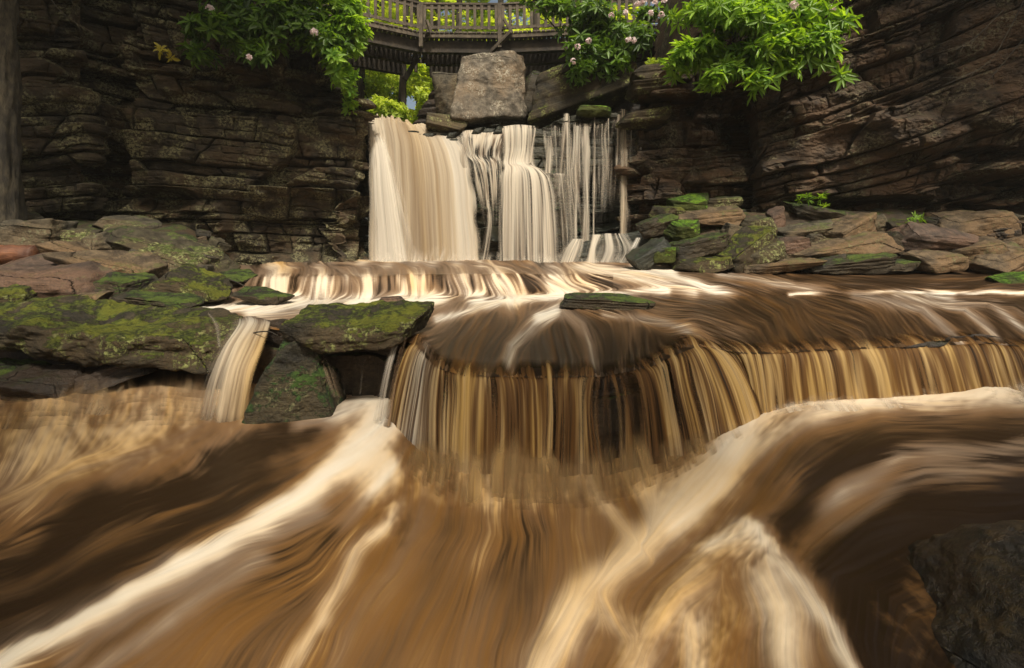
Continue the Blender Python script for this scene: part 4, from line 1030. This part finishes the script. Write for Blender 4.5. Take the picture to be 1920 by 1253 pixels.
shrub('rhododendron', "broad bright green rhododendron overhanging the right cliff, sunlit and without visible trunk", [
  (1350, 30, 11.6, 90, 46, .7, 330), (1440, 45, 11.3, 80, 50, .7, 330), (1300, 95, 11.7, 60, 30, .5, 170), (1385, 100, 11.4, 50, 36, .5, 170),
  (1520, 55, 11.1, 70, 44, .5, 210), (1450, 110, 11.2, 60, 28, .4, 120), (1350, 150, 11.4, 28, 16, .3, 36), (1545, 95, 11.0, 44, 24, .3, 60),
  (1450, -10, 11.4, 130, 30, .7, 200), (1575, 140, 10.9, 16, 10, .2, 8), (1440, 150, 11.1, 34, 12, .3, 26), (1590, 30, 11.1, 20, 14, .3, 14),
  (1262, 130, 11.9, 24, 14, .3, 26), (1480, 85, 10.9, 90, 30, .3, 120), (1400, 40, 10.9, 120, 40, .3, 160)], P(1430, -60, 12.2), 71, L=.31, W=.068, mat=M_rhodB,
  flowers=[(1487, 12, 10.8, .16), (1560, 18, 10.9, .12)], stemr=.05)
shrub('rhododendron', "dark green rhododendron with pink and white blossoms in front of the footbridge, centre right", [
  (1140, 45, 14.3, 90, 42, .8, 330), (1110, 90, 14.2, 60, 30, .6, 190), (1175, 80, 14.2, 46, 36, .5, 150), (1100, 125, 14.2, 30, 24, .4, 80), (1228, 24, 14.6, 34, 16, .4, 50),
  (1062, 22, 14.5, 40, 20, .5, 80), (1000, 2, 14.8, 44, 9, .4, 36), (1150, 125, 14.3, 36, 14, .4, 50)], P(1130, 160, 14.9), 72, L=.27, W=.075,
  flowers=[(x, y, 13.6, .13) for x, y in ((1172, 24), (1220, 25), (1195, 8), (1240, 28), (1228, 6), (1146, 30), (1104, 77), (1083, 88), (1178, 74), (1188, 76), (1075, 115), (1245, 5), (1207, 3))])
shrub('rhododendron', "shaded rhododendron hanging over the left cliff, sparse at its left end", [
  (420, 55, 11.3, 50, 40, .5, 100), (500, 60, 11.4, 60, 40, .5, 150), (380, 95, 11.1, 36, 22, .3, 40), (545, 25, 11.6, 70, 40, .6, 240), (600, 70, 11.8, 50, 46, .5, 190), (360, 50, 11.2, 26, 26, .3, 28), (480, 98, 11.0, 26, 14, .3, 34),
  (440, 15, 11.5, 70, 22, .5, 100), (580, 5, 11.9, 80, 24, .6, 150)], P(540, -40, 12.4), 73, L=.27, W=.07,
  flowers=[(394, 18, 10.9, .15), (467, 108, 10.7, .10), (590, 60, 11.2, .14)])
shrub('rhododendron', "sunlit yellow green rhododendron at the left end of the footbridge", [
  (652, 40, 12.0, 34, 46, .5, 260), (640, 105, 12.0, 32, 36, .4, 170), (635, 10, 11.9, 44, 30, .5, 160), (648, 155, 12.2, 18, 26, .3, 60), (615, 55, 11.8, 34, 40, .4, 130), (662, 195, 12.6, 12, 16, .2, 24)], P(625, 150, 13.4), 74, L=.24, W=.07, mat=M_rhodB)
shrub('seedling', "small yellow leafed seedling on the left cliff below the shaded bush", [(308, 100, 10.7, 10, 8, .12, 7)], P(308, 112, 10.95), 75, L=.17, W=.06, mat=leaf_mat('yellow_leaf', (.35, .28, .03), (.5, .45, .06), .4), stemr=.01)
FG = "small ferns at the foot of the right cliff"
for i, (px, py, Y, s, lab) in enumerate([(1507, 374, 11.7, 10, "small fern at the cliff foot, left of the pair above the mossy slab"), (1548, 372, 11.6, 16, "wider low fern at the cliff foot above the dark mossy slab"), (1716, 414, 11.3, 12, "small bright fern between the mossy brown block and the big angular block")]):
    shrub('fern', lab, [(px, py, Y, s, s*.6, .12, 9)], P(px, py+9, Y+.05), 80+i, L=.15, W=.03, nl=9, mat=M_rhodB, cat='fern', group=FG, stemr=.006)

def tree(label, x, y, z0, h, r, seed, crowns, mat, leafL=.30, group="trees beyond the footbridge", n=900, name='forest_tree', lean=0.):
    rs = np.random.RandomState(seed); root = np.array([x, y, z0])
    base = obj(name, None, label=label, cat='tree', group=group, loc=tuple(root))
    t = np.linspace(0, 1, 12)
    pts = np.stack([lean*t*h+.15*np.sin(t*5+seed), .1*np.cos(t*4+seed), t*h], 1); pts[0] = 0
    V, Q = tube(pts, r*(1.25-.95*t), 10, .12, seed)
    obj('trunk', mesh_from('trunk', V, Q, True), M_barkd, parent=base)
    lm = Acc(); acc = Acc()
    for k in range(crowns):
        hh = h*(.12+.88*(k+.5*rs.rand())/crowns); a = rs.rand()*6.28; ln = (1.2+1.9*rs.rand())*(1.15-.5*hh/h)*(1.8 if y > 30 else 1.)
        p0 = np.array([np.interp(hh, pts[:, 2], pts[:, 0]), np.interp(hh, pts[:, 2], pts[:, 1]), hh]); d = np.array([math.cos(a), math.sin(a), .18])
        q = np.linspace(0, 1, 5)[:, None]; bp = p0+d*ln*q+np.array([0, 0, -.25])*q**2*ln*.6+rs.randn(5, 3)*.05*q
        V, Q = tube(bp, r*.22*(1.1-q[:, 0]), 5); lm.add(V, Q)
        nn = n//crowns
        tt = rs.rand(nn, 1)**.7; c = p0+d*ln*tt+np.array([0, 0, -.25])*tt**2*ln*.6+rs.randn(nn, 3)*np.array([.42, .42, .14])
        ax = np.stack([rs.randn(nn)*.25, rs.randn(nn)*.25, np.ones(nn)], 1)
        V, Q, r_ = leaves(c, ax, 5, leafL, leafL*.42, rs, -.3, .2, .1, bright=np.clip(.15+.5*rs.rand()+.3*rs.rand(nn), 0, .6))
        acc.add(V, Q, r_)
    obj('limbs', lm.mesh('limbs'), M_barkd, parent=base)
    obj('crown', acc.mesh('crown'), mat, parent=base)
    return base
def gz(x, y): return float(3.05+.10*min(max(y-14.6, 0), 60)*sstep(16, 40, y)+4.2*sstep(4.5, 8, abs(x+.5))*sstep(60, 20, y))
T = [
 (757, 20.0, 15, .13, "slim dark trunk with low branches just right of the bridge leg", M_for),
 (660, 19.5, 16, .17, "thickest tree behind the left end of the bridge, left of its close twin", M_ford),
 (672, 20.5, 16, .13, "straight tree close to the right of the thick trunk behind the bridge end", M_ford),
 (785, 24.0, 17, .20, "tree seen right of the bridge leg, its trunk in haze", M_for),
 (712, 27.0, 18, .18, "leafy yellow green tree in the middle of the opening under the bridge", M_for),
 (820, 26.0, 17, .2, "leafy tree left of the tall pale boulder beyond the bridge", M_for),
 (860, 22.0, 16, .16, "tree behind the tall pale boulder, crown above the handrail", M_for),
 (930, 24.0, 16, .2, "tree whose crown shows above the second bridge post", M_ford),
 (1000, 21.5, 16, .16, "tree with crown above the bridge between post and flowering bush", M_for),
 (1080, 23.0, 16, .2, "tree behind the flowering bush above the handrail", M_ford),
 (1170, 22.0, 16, .16, "tree beyond the bridge right of the flowering bush top", M_for),
 (1260, 21.0, 16, .18, "tree beyond the right end of the handrail", M_ford),
 (640, 32.0, 20, .2, "distant tree behind the thick trunk at the left", M_for),
 (745, 36.0, 20, .2, "distant bright tree low in the gap under the bridge", M_for),
 (850, 34.0, 20, .2, "distant tree left behind the pale boulder", M_for),
 (960, 36.0, 22, .2, "distant tree far behind the middle of the bridge", M_for),
 (1120, 36.0, 22, .2, "distant tree far behind the flowering bush", M_for),
 (590, 24.0, 17, .2, "tree behind the left cliff top bush", M_ford),
]
for i, (px, Y, h, r, lab, m) in enumerate(T):
    x = (px-CX)/F*Y
    tree(lab, x, Y, gz(x, Y)-.2, h, r, 300+i, 7 if Y < 30 else 22, m, .24 if Y < 22 else .36, n=350 if Y < 25 else (900 if Y < 30 else 4200), lean=.01*math.sin(i*2.))
# undergrowth beyond the brink
UG = "undergrowth shrubs beyond the brink"
for i, (px, py, Y, rx, ry, lab) in enumerate([
  (700, 205, 17.2, 34, 22, "low leafy shrub behind the left corner of the main fall"), (745, 215, 17.6, 34, 20, "low leafy shrub below the bridge leg"),
  (800, 205, 18.0, 30, 26, "leafy shrub left of the tall pale boulder"), (690, 150, 21.0, 40, 34, "yellow green bush in the gap beside the twin trunks"),
  (735, 165, 22.0, 40, 34, "bright bush in the middle of the gap under the bridge"), (800, 160, 21.0, 36, 40, "bright bush in the gap beside the pale boulder"), (1240, 130, 16.0, 30, 16, "small shrub in the dark opening left of the right bush")]):
    shrub('leafy_shrub', lab, [(px, py, Y, rx, ry, .7, 260)], P(px, py+ry, Y+.2), 400+i, L=.2, W=.09, nl=6, mat=M_for, group=UG, stemr=.03)

# foreground tree at the left edge
rs = np.random.RandomState(9)
base = obj('tree', None, label="old tree with rough bark standing at the left edge of the frame", cat='tree', loc=tuple(P(-8, 452, 9.0)))
n = 60; t = np.linspace(0, 1, n); h = 9.5
ns = 48; pts = np.stack([-.22*t+.05*np.sin(t*3), 0*t, t*h], 1)
V, Q = tube(pts, .36*(1+.5*np.exp(-t*h/.35))*(1-.25*t), ns)
a = np.arctan2(V[:, 1], V[:, 0]+.22*V[:, 2]/h); rr = fbm(a*9, V[:, 2]*3.5, 0, 44, 4)*.15
V[:, 0] += np.cos(a)*rr; V[:, 1] += np.sin(a)*rr
obj('trunk', mesh_from('trunk', V, Q, True), M_bark, parent=base)
acc = Acc(); lm = Acc()  # crown out of view, added to shade the left cliff
for k in range(9):
    a = 1.0+k*.72; p0 = pts[-1]+[0, 0, -.9+.12*k]; e = p0+np.array([1.6+math.cos(a)*2.8, -1.2+math.sin(a)*2.4, .9+.1*k])
    V, Q = tube(np.array([p0, (p0+e)/2+[0, 0, .2], e]), [.1, .07, .03], 6); lm.add(V, Q)
    C = e+rs.randn(420, 3)*np.array([.95, .95, .4]); V, Q, r_ = leaves(C, np.tile([0, 0, 1.], (420, 1))+rs.randn(420, 3)*.2, 5, .26, .11, rs); acc.add(V, Q, r_)
obj('limbs', lm.mesh('limbs'), M_bark, parent=base); obj('crown', acc.mesh('crown'), M_ford, parent=base)

def shade_tree(label, x, y, z0, h, crown, seed):  # unseen trees, added to shade the cliffs and the near corners
    rs = np.random.RandomState(seed); root = np.array([x, y, z0], float); cr = np.array(crown, float)-root
    b_ = obj('shade_tree', None, label=label, cat='tree', loc=tuple(root))
    q = np.linspace(0, 1, 14)[:, None]; pts = np.array([0, 0, h])*q+(np.array([cr[0], cr[1], 0])*.35)*q**2
    V, Q = tube(pts, .3*(1.2-.8*q[:, 0]), 14, .1, seed); obj('trunk', mesh_from('trunk', V, Q, True), M_bark, parent=b_)
    lm = Acc(); acc = Acc()
    for k in range(12):
        p0 = pts[-1-(k % 4)]; e = cr+rs.randn(3)*np.array([1.5, 1.5, .6])
        V, Q = tube(np.array([p0, (p0+e)/2+[0, 0, .3], e]), [.1, .07, .03], 6); lm.add(V, Q)
        C = e+rs.randn(330, 3)*np.array([.8, .8, .35]); V, Q, r_ = leaves(C, np.tile([0, 0, 1.], (330, 1))+rs.randn(330, 3)*.2, 5, .26, .11, rs); acc.add(V, Q, r_)
    obj('limbs', lm.mesh('limbs'), M_bark, parent=b_); obj('crown', acc.mesh('crown'), M_ford, parent=b_)
shade_tree("unseen shade tree added on top of the right cliff, its crown above the frame", 16.0, 11.5, 7.5, 4.0, (13.2, 7.4, 11.0), 61)
shade_tree("unseen shade tree added on the right bank beside the viewpoint", 8.5, -2.5, -1.0, 6.0, (6.1, -3.4, 6.4), 62)
shade_tree("unseen shade tree added on the left bank behind the viewpoint", -8.0, -4.5, -1.2, 6.0, (-5.2, -3.6, 6.6), 63)
# log, twigs, bare branches
pts = np.stack([P(-60, 478, 8.1), P(0, 476, 8.15), P(40, 477, 8.2), P(68, 478, 8.25)]); c0 = pts[0].copy()
V, Q = tube(np.array([c0+(pts[-1]-c0)*q for q in np.linspace(0, 1, 30)]), .165, 20, .10, 5)
obj('log', mesh_from('log', V-c0, Q, True), M_log, label="short reddish barkless log lying on the rocks at the left edge", cat='log', loc=tuple(c0))
def twig(name, label, mains, mat, r, seed, cat='branch', forks=0):
    a = Acc(); rs = np.random.RandomState(seed); root = P(*mains[0][0])
    for m in mains:
        p = catmull(np.array([P(*q) for q in m]), 14, 0); V, Q = tube(p, r*np.linspace(1, .35, 14), 6); a.add(V-root, Q)
        for k in range(forks):
            i = 3+rs.randint(9); d = (p[i]-p[i-1]); d /= np.linalg.norm(d); q = p[i]+(d+rs.randn(3)*.6)*(.25+.35*rs.rand())
            V, Q = tube(np.array([p[i], (p[i]+q)/2+rs.randn(3)*.03, q]), [r*.4, r*.3, r*.12], 4); a.add(V-root, Q)
    return obj(name, a.mesh(name), mat, label=label, cat=cat, loc=tuple(root))
twig('twig', "bent brown twig lying across the small cascade left of the white water", [[(378, 520, 8.9), (415, 521, 8.7), (445, 530, 8.5), (475, 546, 8.3)]], M_barkd, .02, 1)
twig('twig', "thin twig caught on top of the wedge shaped mossy rock", [[(455, 634, 5.9), (478, 624, 5.7), (505, 622, 5.5), (520, 630, 5.4)]], M_barkd, .012, 2)
twig('bare_branch', "thin bare twigs hanging in front of the upper right cliff", [[(1925, -10, 10.6), (1890, 60, 10.4), (1850, 120, 10.3), (1760, 165, 10.3)], [(1880, 20, 10.5), (1830, 70, 10.4), (1790, 95, 10.4)], [(1930, 60, 10.6), (1880, 120, 10.4), (1845, 160, 10.3)]], M_bark, .012, 3, forks=10)
twig('bare_branch', "long bare branch crossing the upper left cliff", [[(88, -20, 10.0), (105, 12, 9.9), (140, 42, 9.9), (188, 68, 10.0)]], M_wood, .012, 4)

# ------------------------------------------------------------------ footbridge
DZ = 7.12
bp = [np.array([(px-CX)/F*Y, Y]) for px, Y in ((560, 15.0), (790, 17.0), (937, 17.05), (1295, 16.3), (1400, 15.6))]
root = np.array([bp[1][0], bp[1][1], DZ])
br = obj('footbridge', None, label="weathered wooden footbridge with slatted railing spanning the gorge above the falls", cat='footbridge', loc=tuple(root))
W3 = 2.6
def back(i):      # matching point on the far edge of the deck
    d = np.zeros(2)
    for j in (i-1, i):
        if 0 <= j < len(bp)-1:
            e = bp[j+1]-bp[j]; e /= np.linalg.norm(e); d += np.array([-e[1], e[0]])
    d /= np.linalg.norm(d); return bp[i]+d*W3
bk = [back(i) for i in range(len(bp))]
deck = Acc(); k = 0
for i in range(len(bp)-1):
    L_ = np.linalg.norm(bp[i+1]-bp[i]); n = int(L_/.16)
    for j in range(n):
        a = (j+.5)/n; f = bp[i]*(1-a)+bp[i+1]*a; g = bk[i]*(1-a)+bk[i+1]*a; e = (g-f)/np.linalg.norm(g-f); f = f-e*.08
        V, Q = beam([*f, DZ-.03], [*g, DZ-.03], .14, .05, .01, k); deck.add(V-root, Q); k += 1
obj('deck', deck.mesh('deck', False), M_wood, parent=br)
def bpart(name, a, b, w, h, mat, seed=0, ext=0):
    V, Q = beam(a, b, w, h, .012, seed, ext)
    c = (np.asarray(a, float)+np.asarray(b, float))/2
    o = obj(name, mesh_from(name, V-c, Q, False), mat, parent=br); o.location = tuple(c-root); return o
for side, line in ((0, bp), (1, bk)):
    for i in range(len(line)-1):
        a, b = line[i], line[i+1]
        bpart('top_rail', [*a, DZ+.98], [*b, DZ+.98], .16, .06, M_wood, i, -.01)
        bpart('upper_rail', [*a, DZ+.86], [*b, DZ+.86], .05, .12, M_wood, i+9, -.03)
        bpart('lower_rail', [*a, DZ+.16], [*b, DZ+.16], .05, .10, M_wood, i+19, -.03)
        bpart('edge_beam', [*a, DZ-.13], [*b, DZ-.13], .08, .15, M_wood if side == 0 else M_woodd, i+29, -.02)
        off = (b-a)/np.linalg.norm(b-a); nrm = np.array([-off[1], off[0]])
        if side == 0:
            for q, dh in ((.3, .42), (1.3, .50), (2.3, .62)):
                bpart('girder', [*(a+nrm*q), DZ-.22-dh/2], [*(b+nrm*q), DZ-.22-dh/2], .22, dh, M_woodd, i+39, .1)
            n = int(np.linalg.norm(b-a)/.245)
            fr = -1
            for j in range(n):
                t_ = (j+.5)/n; p = a*(1-t_)+b*t_; p = p-nrm*.045
                px_ = CX+p[0]*F/p[1]
                if 630 < px_ < 1300:
                    bpart('baluster', [*p, DZ+.08], [*p, DZ+.93], .10, .035, M_wood, 60+j)
    for i in range(len(line)):
        p = line[i]; d = np.array([0, -.06]) if side == 0 else np.array([0, .06])
        bpart('post', [*(p+d), DZ-.55], [*(p+d), DZ+1.0], .13, .12, M_wood, i+3)
# braces and legs
bpart('brace', P(800, 38, 16.75), P(808, 62, 16.85), .08, .09, M_wood)
bpart('brace', P(803, 58, 16.8), P(790, 88, 17.4), .10, .12, M_wood)
bpart('brace', P(945, 36, 16.8), P(960, 62, 16.85), .08, .09, M_wood)
bpart('brace', P(958, 60, 16.75), P(915, 104, 17.2), .12, .12, M_wood)
bpart('brace', P(784, 105, 18.2), P(759, 150, 18.0), .18, .18, M_woodd)
bpart('leg', P(757, 145, 18.0), P(757, 228, 18.0), .16, .16, M_woodd)
bpart('leg', P(1278, 40, 16.6), P(1268, 120, 16.8), .16, .16, M_woodd)
bpart('leg', P(905, 90, 17.6), P(905, 125, 17.6), .3, .3, M_woodd)

# ------------------------------------------------------------------ humid air
hz_m = bpy.data.materials.new('humid_air'); hz_m.use_nodes = True; t_ = hz_m.node_tree; t_.nodes.clear()
pv = t_.nodes.new('ShaderNodeVolumePrincipled'); pv.inputs['Color'].default_value = (.95, .93, .85, 1); pv.inputs['Density'].default_value = .0009; pv.inputs['Anisotropy'].default_value = .2
ho = t_.nodes.new('ShaderNodeOutputMaterial'); t_.links.new(pv.outputs[0], ho.inputs['Volume'])
V, Q = box((0, 70, 12), (190, 400, 34))
obj('haze', mesh_from('haze', V, Q, False), hz_m, kind='stuff', label="thin humid air filling the gorge")
